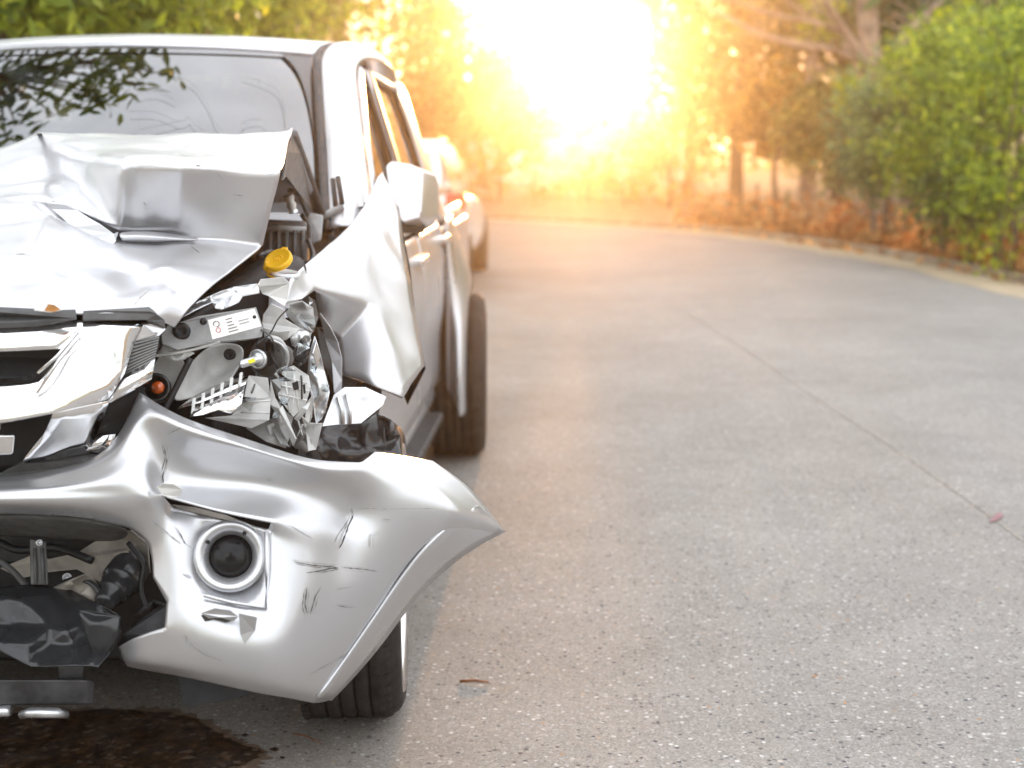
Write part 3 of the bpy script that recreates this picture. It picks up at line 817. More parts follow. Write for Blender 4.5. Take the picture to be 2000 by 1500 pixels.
# ------------------------------------------------------------------ car materials
def paint(name, base, rough=0.30, metal=0.76, dirt=0.12):
    m, n, b = nodes_of(name)
    setp(b, metal=metal, coat=0.18, coat_rough=0.12)
    t = n.nodes.new('ShaderNodeTexCoord')
    c = ramp(n, noise(n, 3, 1), [(0.0, tuple(x * 0.90 for x in base)), (1.0, tuple(min(1, x * 1.10) for x in base))])
    c = mixc(n, ramp(n, noise(n, 6, 3, 0.55), [(0.15, (0, 0, 0)), (1.0, (dirt * 2.2,) * 3)]), c, (0.36, 0.33, 0.29))
    n.links.new(c, b.inputs['Base Color'])
    n.links.new(ramp(n, noise(n, 5, 0, 0.4), [(0.0, (rough - 0.07,) * 3), (1.0, (rough + 0.10,) * 3)]), b.inputs['Roughness'])
    return m
M_silver = paint('silver_metallic_paint', (0.575, 0.583, 0.605), 0.30)
M_chrome = simple('chrome_plating', (0.90, 0.90, 0.91), 0.06, 1.0, var=0.06, scale=20)
M_black = simple('black_plastic', (0.012, 0.012, 0.013), 0.5, var=0.4, scale=18, bmp=0.15, bscale=90)
M_gloss = simple('glossy_black_plastic', (0.024, 0.025, 0.027), 0.2, var=0.0)
M_dgrey = simple('dark_grey_plastic', (0.085, 0.085, 0.085), 0.5, var=0.3, scale=20, bmp=0.15)
M_mgrey = simple('mid_grey_plastic', (0.29, 0.29, 0.285), 0.45, var=0.25, scale=22, bmp=0.1)
M_lgrey = simple('pale_grey_housing_plastic', (0.55, 0.545, 0.53), 0.38, var=0.16, scale=22, bmp=0.1)
M_white_pl = simple('whitish_plastic', (0.66, 0.66, 0.64), 0.35, var=0.12, scale=25)
M_zinc = simple('bare_zinc_steel', (0.62, 0.63, 0.64), 0.32, 0.85, var=0.2, scale=25, bmp=0.12)
M_dusty = simple('dusty_brown_steel', (0.34, 0.31, 0.27), 0.6, 0.4, var=0.35, scale=14, bmp=0.2)
M_beam = simple('scuffed_dark_steel', (0.075, 0.075, 0.08), 0.38, 0.5, var=0.5, scale=16, bmp=0.25)
M_cap = simple('yellow_filler_cap', (0.80, 0.44, 0.012), 0.4, var=0.08, scale=20)
M_neck = simple('translucent_white_bottle', (0.75, 0.76, 0.80), 0.35, var=0.05, sss=0.3)
M_amber = simple('amber_bulb_glass', (0.50, 0.085, 0.01), 0.08, var=0.2, scale=60, coat=1.0)
M_lens = simple('smoked_lamp_glass', (0.012, 0.012, 0.012), 0.04, var=0, coat=1.0, ior=1.7)
M_foglens = simple('fog_lamp_glass', (0.010, 0.010, 0.011), 0.12, var=0, spec=0.25)
M_yellow = simple('yellow_led_chip', (0.80, 0.75, 0.02), 0.35, var=0)
M_red = simple('red_lamp_plastic', (0.55, 0.035, 0.02), 0.2, var=0.1)
M_label = simple('printed_foil_label', (0.74, 0.72, 0.68), 0.4, var=0.12, scale=30)
M_ink = simple('label_ink', (0.16, 0.15, 0.15), 0.7, var=0.1)
M_inkred = simple('label_red_ink', (0.50, 0.10, 0.12), 0.7, var=0.1)
M_rim = simple('polished_alloy', (0.80, 0.80, 0.82), 0.16, 1.0, var=0.06)
M_crack = simple('raw_torn_edge', (0.05, 0.045, 0.04), 0.8, var=0.4, scale=60)
# tyre rubber with fine sipes
m, n, b = nodes_of('worn_tyre_rubber')
n.links.new(ramp(n, noise(n, 16, 7, 0.7), [(0.3, (0.014, 0.013, 0.013)), (0.6, (0.040, 0.036, 0.033)), (0.8, (0.105, 0.088, 0.070))]), b.inputs['Base Color'])
setp(b, rough=0.75, spec=0.2); bump(n, b, noise(n, 75, 4, 0.6, scl=(0.4, 1.6, 1.6)), 0.35, 0.005)
M_tyre = m
# tinted windscreen: mirror-like skin over dark see-through glass
def glass(name, tint, ior, rough=0.015):
    m, n, b = nodes_of(name)
    n.nodes.remove(b); out = n.nodes['Material Output']
    tr = n.nodes.new('ShaderNodeBsdfTransparent'); tr.inputs['Color'].default_value = tint + (1,)
    gl = n.nodes.new('ShaderNodeBsdfGlossy'); gl.inputs['Roughness'].default_value = rough; gl.inputs['Color'].default_value = (0.96, 0.98, 1.0, 1)
    fr = n.nodes.new('ShaderNodeFresnel'); fr.inputs['IOR'].default_value = ior
    mx_ = n.nodes.new('ShaderNodeMixShader')
    n.links.new(fr.outputs['Fac'], mx_.inputs['Fac']); n.links.new(tr.outputs['BSDF'], mx_.inputs[1]); n.links.new(gl.outputs['BSDF'], mx_.inputs[2])
    n.links.new(mx_.outputs['Shader'], out.inputs['Surface'])
    return m
M_glass = glass('tinted_windscreen_glass', (0.07, 0.08, 0.08), 2.6)
M_clear = glass('clear_lens_plastic', (0.86, 0.88, 0.88), 1.55, 0.03)
M_sideglass = glass('smoked_side_glass', (0.05, 0.05, 0.05), 1.7)
# ------------------------------------------------------------------ the crashed silver car
XC = -1.60
car = empty('crashed_car', (XC, 5.0, 0.0))
tag(car, 'crashed silver car with crumpled hood, torn front bumper and smashed headlight', 'car')

def mirror(o, parent=car):
    """the same part on the far side of the car"""
    c = o.copy(); COL.objects.link(c); c.parent = parent; c.scale.x = -1
    for ch in list(o.children):
        d = ch.copy(); COL.objects.link(d); d.parent = c
    return c

# ---- hood, pushed up into a ridge and torn across
hood_rows = [
 [(-1050, 640, 2.85), (-600, 612, 2.68), (-250, 606, 2.63), (0, 608, 2.63), (90, 610, 2.64), (150, 611, 2.65), (210, 611, 2.67), (265, 614, 2.70), (305, 622, 2.73), (343, 640, 2.78)],
 [(-1050, 610, 2.86), (-600, 585, 2.69), (-250, 578, 2.64), (0, 582, 2.65), (90, 584, 2.66), (152, 588, 2.67), (215, 590, 2.69), (262, 590, 2.72), (318, 594, 2.75), (362, 610, 2.80)],
 [(-1050, 570, 2.95), (-600, 545, 2.80), (-250, 540, 2.75), (0, 545, 2.76), (88, 553, 2.775), (158, 552, 2.74), (225, 556, 2.81), (286, 556, 2.84), (345, 558, 2.85), (388, 582, 2.88)],
 [(-1050, 520, 3.10), (-600, 500, 2.95), (-250, 498, 2.92), (0, 505, 2.80), (55, 505, 2.80), (165, 515, 2.92), (235, 512, 2.93), (300, 518, 2.87), (375, 524, 2.97), (432, 545, 2.99)],
 [(-1050, 480, 3.25), (-600, 460, 3.10), (-250, 455, 3.08), (0, 448, 3.06), (75, 452, 3.02), (165, 487, 2.99), (240, 495, 3.00), (310, 492, 3.02), (395, 500, 3.06), (470, 514, 3.10)],
 [(-1050, 440, 3.40), (-600, 420, 3.25), (-250, 410, 3.22), (0, 392, 3.16), (86, 400, 3.13), (136, 440, 3.08), (212, 480, 3.04), (300, 480, 3.06), (388, 476, 3.11), (500, 492, 3.19)],
 [(-1050, 438, 3.42), (-600, 416, 3.27), (-250, 404, 3.24), (0, 388, 3.18), (92, 396, 3.20), (150, 430, 3.20), (226, 468, 3.20), (300, 470, 3.20), (385, 470, 3.18), (506, 488, 3.21)],
 [(-1050, 430, 3.45), (-600, 410, 3.30), (-250, 396, 3.27), (0, 382, 3.20), (98, 391, 3.16), (165, 417, 3.11), (232, 450, 3.11), (300, 449, 3.135), (378, 457, 3.17), (513, 478, 3.225)],
 [(-1050, 400, 3.55), (-600, 380, 3.40), (-250, 362, 3.37), (0, 342, 3.36), (90, 342, 3.36), (150, 350, 3.30), (242, 385, 3.085), (312, 388, 3.10), (386, 392, 3.14), (530, 408, 3.20)],
 [(-1050, 380, 3.65), (-600, 350, 3.50), (-250, 322, 3.50), (0, 306, 3.50), (78, 275, 3.56), (140, 294, 3.40), (232, 310, 3.075), (315, 318, 3.075), (390, 323, 3.11), (549, 335, 3.18)],
 [(-1050, 370, 3.75), (-600, 340, 3.60), (-250, 312, 3.60), (0, 297, 3.58), (77, 266, 3.60), (150, 276, 3.52), (240, 284, 3.44), (330, 286, 3.43), (405, 302, 3.36), (558, 298, 3.45)],
 [(-1050, 360, 3.85), (-600, 330, 3.70), (-250, 303, 3.70), (0, 287, 3.68), (75, 258, 3.66), (150, 258, 3.68), (245, 260, 3.70), (335, 262, 3.70), (440, 261, 3.70), (572, 253, 3.68)],
 [(-1050, 430, 4.12), (-600, 410, 4.10), (-250, 405, 4.08), (0, 405, 4.08), (75, 400, 4.08), (150, 400, 4.09), (260, 402, 4.10), (350, 405, 4.12), (460, 410, 4.13), (628, 418, 4.15)],
]
def insert_col(rows, j, t, dys):
    for i, r in enumerate(rows):
        a, b_ = r[j], r[j + 1]
        r.insert(j + 1, (a[0] + (b_[0] - a[0]) * t, a[1] + (b_[1] - a[1]) * t, a[2] + (b_[2] - a[2]) * t + dys[i]))
# shallow flutes pressed into the buckled face and dents in the nose (row by row, front to back)
insert_col(hood_rows, 8, 0.45, [0, 0, 0.01, 0, -0.015, -0.01, 0, 0.012, 0.03, 0.03, 0.01, 0, 0])
insert_col(hood_rows, 7, 0.55, [0, 0, -0.02, -0.02, 0, 0, 0, -0.01, -0.022, -0.02, 0, 0, 0])
insert_col(hood_rows, 6, 0.45, [0, 0, 0.02, 0.015, 0, 0, 0, 0.01, 0.03, 0.035, 0, 0, 0])
hood = grid_part('hood', hood_rows, M_silver, car, 3,
                 row_crease={0: 1.0, 5: (1.0, 4, 10), 6: (0.8, 4, 10), 7: (1.0, 4, 10), 9: (0.85, 6, 12), 11: (0.75, 3, 12)},
                 col_crease={12: (1.0, 0, 12)},
                 edge_crease=[((9, 4), (10, 4), 0.9), ((10, 4), (11, 4), 0.9), ((9, 10), (10, 10), 0.9), ((10, 10), (11, 10), 0.6), ((2, 8), (3, 8), 0.9), ((1, 8), (2, 8), 0.9), ((3, 4), (4, 4), 0.7), ((3, 3), (3, 4), 0.9), ((3, 4), (3, 5), 0.7), ((2, 3), (2, 4), 0.5), ((8, 6), (9, 6), 0.6), ((7, 6), (8, 6), 0.6), ((8, 9), (9, 9), 0.4), ((3, 8), (3, 9), 0.5)], thick=0.004, disp=('VORONOI', 0.17, 0.019),
                 corners=[(0, 12), (5, 12), (9, 12), (11, 12), (12, 12), (7, 12)])
# jagged lip of the tear
lip = [(88, 396, 3.125), (112, 394, 3.12), (128, 400, 3.105), (150, 410, 3.10), (172, 424, 3.085), (196, 438, 3.07), (222, 456, 3.06), (232, 452, 3.07), (226, 470, 3.035), (220, 480, 3.02), (228, 500, 3.005), (214, 496, 3.005), (205, 480, 3.03), (180, 474, 3.05), (160, 462, 3.07), (140, 444, 3.085), (120, 424, 3.10), (100, 408, 3.12)]
plate('torn_flap', lip, M_silver, hood, thick=0.0015, jit=0.004, seed=3)
lip2 = [(236, 458, 3.05), (262, 452, 3.05), (300, 453, 3.065), (340, 457, 3.09), (372, 465, 3.11), (386, 470, 3.10), (370, 474, 3.09), (330, 478, 3.06), (280, 477, 3.04), (246, 472, 3.035)]
grid_part('torn_flap', [[(232, 455, 3.09), (262, 450, 3.09), (300, 451, 3.11), (340, 456, 3.13), (386, 464, 3.14)],
                        [(234, 462, 3.03), (262, 458, 3.02), (300, 459, 3.04), (340, 463, 3.07), (388, 468, 3.115)],
                        [(238, 472, 3.05), (264, 474, 3.06), (300, 476, 3.07), (338, 474, 3.09), (384, 472, 3.12)]], M_silver, hood, 2, thick=0.0015, jitter=0.002)
plate('hood_underside', [(572, 258, 3.72), (590, 300, 3.82), (632, 422, 4.16), (612, 415, 4.12), (560, 345, 3.50), (553, 352, 3.40), (562, 296, 3.52)], M_dgrey, hood, thick=0.006)
tube('hood_edge_seal', [W(574, 262, 3.72), W(600, 332, 3.92), W(628, 414, 4.13)], 0.012, M_dgrey, hood, 8)
tube('prop_hinge', [W(566, 372, 3.75), W(584, 378, 3.86), W(606, 430, 4.02), W(612, 470, 4.05)], 0.008, M_dgrey, hood, 6)
lathe('hinge_spring', W(563, 380, 3.72), (0.2, 0.3, -1), [(0.012, 0), (0.014, 0.01), (0.010, 0.02), (0.014, 0.03), (0.010, 0.04), (0.013, 0.05)], M_zinc, hood, 12)

# ---- windscreen, roof and pillars (built about the centre line)
def cx(dx, y, z): return Vector((XC + dx + math.copysign(0.12 * min(1.0, abs(dx) / 0.5), dx), y, z))
ws_r = []
for t in (0.0, 0.33, 0.66, 1.0):          # top to bottom
    row = []
    for s in (-1, -0.75, -0.4, 0, 0.4, 0.75, 1):
        wtop, wbot = 0.555, 0.785
        half = wtop + (wbot - wtop) * t
        yc = 4.90 - 0.84 * t; zc = 1.762 - 0.575 * t + 0.03 * math.sin(math.pi * t)
        row.append(cx(s * half, yc + 0.16 * s * s, zc - 0.022 * s * s))
    ws_r.append(row)
windscreen = grid_part('windscreen', ws_r, M_glass, car, 3, thick=0.0, row_crease={0: 1, 3: 1}, col_crease={0: 1, 6: 1})
# dark ceramic border just outside the glass surface
def ws_point(s, t, lift=0.002):
    half = 0.555 + 0.23 * t
    p = cx(s * half, 4.90 - 0.84 * t + 0.16 * s * s, 1.762 - 0.575 * t + 0.03 * math.sin(math.pi * t) - 0.022 * s * s)
    return p + Vector((0, -0.56, 0.83)) * lift
def ws_band(name, path_a, path_b, m, lift):
    v, f = [], []
    for i, (a, b_) in enumerate(zip(path_a, path_b)):
        v += [ws_point(*a, lift), ws_point(*b_, lift)]
        if i: f.append((2 * i - 2, 2 * i - 1, 2 * i + 1, 2 * i))
    return mesh_obj(name, v, f, m, windscreen)
M_frit = simple('ceramic_border', (0.02, 0.02, 0.022), 0.12, var=0)
N = 24
for sg in (-1, 1):
    ws_band('ceramic_border', [(sg * 1.0, i / N) for i in range(N + 1)], [(sg * (0.925 - 0.03 * (1 - i / N) ** 6 * 4), i / N) for i in range(N + 1)], M_frit, 0.007)
ws_band('ceramic_border', [(-1 + 2 * i / 40, 0.0) for i in range(41)], [(-1 + 2 * i / 40, 0.015) for i in range(41)], M_frit, 0.008)
# star crack and long cracks in the glass
M_glcrack = simple('glass_crack', (0.16, 0.165, 0.165), 0.5, var=0)
def ws_at(px, py):
    """windscreen (s, t) hit by that sight line"""
    best = None
    for i in range(61):
        for j in range(41):
            s, t = -1 + 2 * i / 60, j / 40
            v_ = CR.transposed() @ (ws_point(s, t, 0) - CC)
            q = (1000 + FPX * v_.x / -v_.z - px) ** 2 + (750 - FPX * v_.y / -v_.z - py) ** 2
            if best is None or q < best[0]: best = (q, s, t)
    return best[1], best[2]
for k, cr in enumerate([[(252, 222), (300, 222), (345, 238), (362, 232), (372, 236)], [(372, 236), (388, 252), (396, 262)], [(355, 156), (385, 168), (405, 205), (425, 245), (432, 262)],
                        [(262, 188), (300, 184), (330, 190), (348, 200)], [(480, 150), (530, 175), (556, 215), (560, 262)], [(345, 238), (310, 248), (280, 260)], [(470, 258), (480, 240), (510, 238), (525, 252)]]):
    st = [ws_at(*p) for p in cr]
    pts = catmull([ws_point(s, t, 0.006) for s, t in st], 5)
    tube('crack', pts, 0.0007, M_glcrack, windscreen, 4)

roof_rows = []
for (yy, zz, hw) in ((4.905, 1.770, 0.555), (4.93, 1.792, 0.56), (5.02, 1.815, 0.565), (5.25, 1.838, 0.575), (5.6, 1.846, 0.58), (6.0, 1.828, 0.57), (6.25, 1.79, 0.55), (6.30, 1.74, 0.54)):
    roof_rows.append([cx(s * hw, yy + (0.16 if yy < 5.1 else 0.05) * s * s * (1 if yy < 6 else -0.5), zz - 0.028 * s * s) for s in (-1, -0.7, -0.35, 0, 0.35, 0.7, 1)])
roof = grid_part('roof', list(reversed(roof_rows)), M_silver, car, 3, thick=0.004, row_crease={7: 1.0}, col_crease={0: 1, 6: 1})
# roof ditch and rail with A-pillar (right-hand side in the picture, then mirrored)
def rail_pt(t):     # from cowl up the pillar and back along the roof
    ctrl = [Vector((0.80, 4.10, 1.19)), Vector((0.735, 4.42, 1.41)), Vector((0.655, 4.80, 1.645)), Vector((0.622, 5.0, 1.745)), Vector((0.63, 5.2, 1.79)), Vector((0.645, 5.6, 1.798)), Vector((0.63, 6.0, 1.778)), Vector((0.60, 6.3, 1.72))]
    return ctrl
rails = []
ctrl = catmull(rail_pt(0), 4)
rr_rows = [[], [], [], []]
for i, p in enumerate(ctrl):
    u = i / (len(ctrl) - 1)
    pill = max(0.0, 1 - u / 0.42)
    rr_rows[0].append(cx(p.x - 0.038 - 0.012 * pill, p.y + 0.01, p.z - 0.012))
    rr_rows[1].append(cx(p.x - 0.012, p.y - 0.006 * pill, p.z + 0.012))
    rr_rows[2].append(cx(p.x + 0.045, p.y + 0.015 * pill, p.z + 0.000))
    rr_rows[3].append(cx(p.x + 0.085, p.y + 0.06 * pill, p.z - 0.055))
rail = grid_part('roof_rail', list(reversed(rr_rows)), M_silver, car, 2, thick=0.004); mirror(rail)
ditch = []
for i, p in enumerate(ctrl): ditch.append(cx(p.x - 0.050, p.y + 0.012, p.z - 0.008))
ditch = tube('roof_ditch_seal', ditch, 0.016, M_black, car, 8); mirror(ditch)

# ---- side: doors, windows, pillars
def sx(z, y=5.0):
    """half width of the body side at height z"""
    if z <= 1.10: return 0.885 + 0.03 * math.sin(max(0, min(1, (z - 0.35) / 0.75)) * math.pi) - 0.02 * max(0, (0.5 - z) / 0.15)
    return 0.885 - (z - 1.10) * 0.30
def side(y, z, dx=0.0): return cx(sx(z, y) + dx, y, z)
def side_grid(name, ys, zs, m, dx=0.0, parent=car, sub=1, thick=0.004, bulge=None):
    rows = [[side(y, z, dx + (bulge(y, z) if bulge else 0)) for y in ys] for z in zs]
    return grid_part(name, rows, m, parent, sub, thick=thick, row_crease={0: 1, len(zs) - 1: 1}, col_crease={0: 1, len(ys) - 1: 1})
zs = (0.42, 0.52, 0.62, 0.74, 0.86, 0.98, 1.05, 1.10)
crs = lambda y, z: 0.012 * math.exp(-((z - 0.97) / 0.05) ** 2) - 0.03 * math.exp(-((z - 0.60) / 0.12) ** 2)
fd = side_grid('front_door', (4.12, 4.2, 4.5, 4.8, 5.1, 5.2), zs, M_silver, bulge=crs)
rd = side_grid('rear_door', (5.21, 5.3, 5.6, 5.85, 6.05), zs, M_silver, bulge=crs)
def bar(name, pts, w, t, m, parent):
    return tube(name, pts, w, m, parent, 8)
def window(door, outline, name='window'):
    P = [side(y, z, -0.014) for y, z in outline]
    o = mesh_obj(name, P, [tuple(range(len(P)))], M_sideglass, door, smooth=False)
    fr = [side(y, z, -0.002) for y, z in outline]
    bar('window_frame', fr + [fr[0]], 0.017, 0.02, M_silver, door)
    bar('window_seal', [side(y, z, -0.006) + Vector((0, 0, 0)) for y, z in [(a * 0.965 + 0.035 * sum(q[0] for q in outline) / len(outline), b_ * 0.965 + 0.035 * sum(q[1] for q in outline) / len(outline)) for a, b_ in outline + [outline[0]]]], 0.012, 0.02, M_black, door)
window(fd, [(5.18, 1.13), (5.18, 1.69), (5.06, 1.69), (4.93, 1.62), (4.72, 1.47), (4.36, 1.16), (4.36, 1.13)])
window(rd, [(6.08, 1.15), (6.04, 1.55), (5.92, 1.66), (5.28, 1.69), (5.28, 1.13)])
def handle(door, y, z):
    p = side(y, z, 0.0)
    hull('door_handle', [p + Vector((dx_, dy_, dz_)) for dx_ in (0.0, 0.045) for dy_ in (-0.10, 0.10) for dz_ in (-0.016, 0.016)], M_chrome, door, 0.012, 3)
handle(fd, 5.08, 1.02); handle(rd, 5.98, 1.04)
for d in (fd, rd): mirror(d)
bp = grid_part('centre_pillar', [[side(5.17, z, -0.004), side(5.29, z, -0.004)] for z in (1.08, 1.3, 1.5, 1.72)], M_dgrey, car, 1, thick=0.02); mirror(bp)
cp_ = grid_part('rear_pillar', [[side(6.02, 1.08), side(6.2, 1.08), side(6.36, 1.08)], [side(6.03, 1.3), side(6.18, 1.3), side(6.33, 1.3)], [side(6.02, 1.52), side(6.14, 1.52), side(6.28, 1.52)], [side(5.9, 1.68), side(6.08, 1.70), side(6.26, 1.70)]], M_silver, car, 2, thick=0.01); mirror(cp_)
sill = grid_part('sill', [[cx(0.86, y, 0.42) for y in (3.95, 4.5, 5.2, 6.0)], [cx(0.88, y, 0.36) for y in (3.95, 4.5, 5.2, 6.0)], [cx(0.83, y, 0.28) for y in (3.95, 4.5, 5.2, 6.0)]], M_silver, car, 2); mirror(sill)
step = hull('side_step', [cx(a, b_, c_) for a in (0.80, 0.93) for b_ in (4.25, 5.75) for c_ in (0.30, 0.335)], M_black, car, 0.012, 2); mirror(step)
# rear flank with the flared wheel arch
AY, AZ, AR = 6.49, 0.375, 0.425
rows = []
na = 22
for k, (rad, ex) in enumerate(((AR, 0.985), (AR + 0.012, 0.998), (AR + 0.06, 0.995), (AR + 0.13, 0.975), (None, 0.945), (None, 0.915))):
    row = []
    for i in range(na + 1):
        a = math.radians(-12 + 204 * i / na)
        dy, dz = -math.cos(a), math.sin(a)
        if rad is not None: y, z = AY + dy * rad, AZ + dz * rad
        else:
            L = (0.22 if k == 4 else 0.62)
            y, z = AY + dy * (AR + L), AZ + dz * (AR + L)
            y = max(6.06, min(7.9, y)) if k == 4 else max(6.06, min(7.95, AY + dy * (AR + L) * 1.7)); z = min(1.04 if k == 4 else 1.12, max(0.36, z * (1.0 if k == 4 else 1.3)))
        row.append(cx(ex - 0.09 * max(0.0, min(1.0, (y - 6.45) / 0.4)), y, z))
    rows.append(row)
flank = grid_part('rear_flank', rows, M_silver, car, 2, thick=0.004, row_crease={0: 1, 5: 1}); mirror(flank)
hull('cargo_bed', [cx(a, b_, c_) for a in (-0.86, 0.86) for b_ in (6.45, 8.1) for c_ in (0.5, 1.04)], M_silver, car, 0.03, 2)
# dark inner structure so that no light falls through the body
hull('underbody', [cx(a, b_, c_) for a in (-0.62, 0.62) for b_ in (3.9, 8.0) for c_ in (0.30, 0.62)], M_black, car, 0.02, 1)
hull('firewall', [cx(a, b_, c_) for a in (-0.80, 0.80) for b_ in (4.16, 4.26) for c_ in (0.30, 1.10)], M_black, car, 0.01, 1)
dash = hull('dashboard', [cx(-0.74, 4.28, 1.08), cx(0.74, 4.28, 1.08), cx(-0.76, 4.7, 1.12), cx(0.76, 4.7, 1.12), cx(-0.76, 4.8, 1.0), cx(0.76, 4.8, 1.0), cx(-0.76, 4.8, 0.7), cx(0.76, 4.8, 0.7), cx(-0.74, 4.28, 0.7), cx(0.74, 4.28, 0.7)], M_dgrey, car, 0.03, 2)
for sgn in (-1, 1):
    st_ = hull('front_seat', [cx(sgn * 0.38 + a, b_, c_) for a in (-0.22, 0.22) for b_, c_ in ((5.15, 0.75), (5.55, 0.75), (5.35, 1.32), (5.5, 1.32))], M_dgrey, car, 0.05, 3)
    hull('headrest', [cx(sgn * 0.38 + a, b_, c_) for a in (-0.12, 0.12) for b_ in (5.40, 5.5) for c_ in (1.36, 1.52)], M_dgrey, st_, 0.03, 3)
lathe('steering_wheel', cx(0.38, 4.92, 1.06), (0, -0.8, 0.55), [(0.175, -0.014), (0.19, 0), (0.175, 0.014), (0.16, 0)], M_black, car, 28, closed=True)
hull('rear_seat', [cx(a, b_, c_) for a in (-0.62, 0.62) for b_, c_ in ((5.75, 0.8), (6.15, 0.8), (6.05, 1.4), (6.2, 1.4))], M_dgrey, car, 0.05, 2)
mesh_obj('rear_window', [cx(-0.6, 6.31, 1.2), cx(0.6, 6.31, 1.2), cx(0.52, 6.3, 1.68), cx(-0.52, 6.3, 1.68)], [(0, 1, 2, 3)], M_sideglass, car, smooth=False)
hull('cab_back', [cx(a, b_, c_) for a in (-0.84, 0.84) for b_ in (6.30, 6.36) for c_ in (0.6, 1.2)], M_silver, car, 0.02, 1)

# ---- wheels
def wheel(yc, xo, width=0.255, R=0.375, toe=0.0, rr=0.82, lipx=-0.005):
    """xo: outer face half width; axis along x"""
    c = cx(xo, yc, R); ax = (-1, 0, 0)
    tw = width
    prof = [(R * rr, 0.014), (R * (rr + 0.03), 0.002), (R * (rr + 0.07), -0.004), (R * 0.935, 0.004), (R * 0.968, 0.018), (R * 0.985, 0.034)]
    nrib = 5; w0, w1 = 0.036, tw - 0.036
    for k in range(nrib):
        a = w0 + (w1 - w0) * k / nrib; b_ = w0 + (w1 - w0) * (k + 1) / nrib
        prof += [(R, a + 0.003), (R, b_ - 0.006), (R - 0.010, b_ - 0.004), (R - 0.010, b_ - 0.0005)] if k < nrib - 1 else [(R, a + 0.003), (R, b_)]
    prof += [(R * 0.985, tw - 0.034), (R * 0.962, tw - 0.018), (R * 0.91, tw - 0.004), (R * 0.86, tw - 0.003), (R * rr, tw - 0.012)]
    w = lathe('wheel', c, ax, prof, M_tyre, car, 72, closed=True)
    # lateral sipes: thin raised shoulder blocks all round
    v, f = [], []
    nb = 56
    for k in range(nb):
        for (a0, a1) in ((0.016, 0.050), (tw - 0.050, tw - 0.016)):
            an0 = 2 * math.pi * k / nb; an1 = an0 + 2 * math.pi / nb * 0.62
            base = len(v)
            for an in (an0, an1):
                for (hx_, rr_) in ((a0, R * 0.955), (a0 + 0.012, R * 0.992), (a1, R + 0.003), (a1, R - 0.01)):
                    v.append(c + Vector((-hx_, math.cos(an) * rr_, math.sin(an) * rr_)))
            f += [(base, base + 1, base + 5, base + 4), (base + 1, base + 2, base + 6, base + 5), (base, base + 3, base + 2, base + 1), (base + 4, base + 5, base + 6, base + 7), (base + 2, base + 3, base + 7, base + 6)]
    tr = mesh_obj('tread_blocks', v, f, M_tyre, w, smooth=False); tr['kind'] = 'stuff'
    lathe('rim', c, ax, [(R * rr, 0.02), (R * (rr + 0.025), lipx + 0.008), (R * (rr + 0.01), lipx), (R * (rr - 0.04), lipx + 0.014), (R * (rr - 0.08), 0.07), (R * (rr - 0.1), 0.14), (R * 0.05, 0.15)], M_rim, w, 64)
    for k in range(6):
        an = 2 * math.pi * k / 6 + 0.2; d = Vector((0, math.cos(an), math.sin(an))); q = Vector((0, -math.sin(an), math.cos(an)))
        hull('spoke', [c + d * rr_ + q * s_ * ww + Vector((-hh, 0, 0)) for (rr_, ww, h0, h1) in ((0.03, 0.03, 0.04, 0.07), (R * (rr - 0.06), 0.018, 0.02, 0.06)) for s_ in (-1, 1) for hh in (h0, h1)], M_rim, w, 0.006, 2)
    if toe:
        cl = c - Vector(car.location); T = Matrix.Translation(cl) @ Matrix.Rotation(toe, 4, 'Z') @ Matrix.Translation(-cl)
        for o in [w] + list(w.children): o.data.transform(T)
    return w
fw = wheel(3.44, 1.045, toe=math.radians(5.0)); mirror(fw)
rw = wheel(6.49, 1.058, lipx=0.10, rr=0.70, toe=math.radians(3.2)); mirror(rw)
ax_ = tube('rear_axle', [cx(-0.9, 6.49, 0.375), cx(0.9, 6.49, 0.375)], 0.05, M_black, car, 12)
# crushed wheel-arch liner seen over the front tyre
crumple('wheel_arch_liner', [(618, 880), (622, 850), (640, 826), (672, 818), (705, 826), (735, 808), (765, 820), (782, 850), (788, 905), (700, 915), (640, 905)], M_gloss, car, 3.12, 0.03, 5, 26, tilt=(0.0006, -0.0004), sharp=0.7)
hull('wheelhouse', [cx(a, b_, c_) for a in (0.40, 0.62) for b_ in (3.3, 4.2) for c_ in (0.35, 0.95)], M_black, car, 0.02, 1)
hull('wheelhouse', [cx(a, b_, c_) for a in (0.40, 0.84) for b_ in (3.75, 3.95) for c_ in (0.35, 0.98)], M_black, car, 0.02, 1)
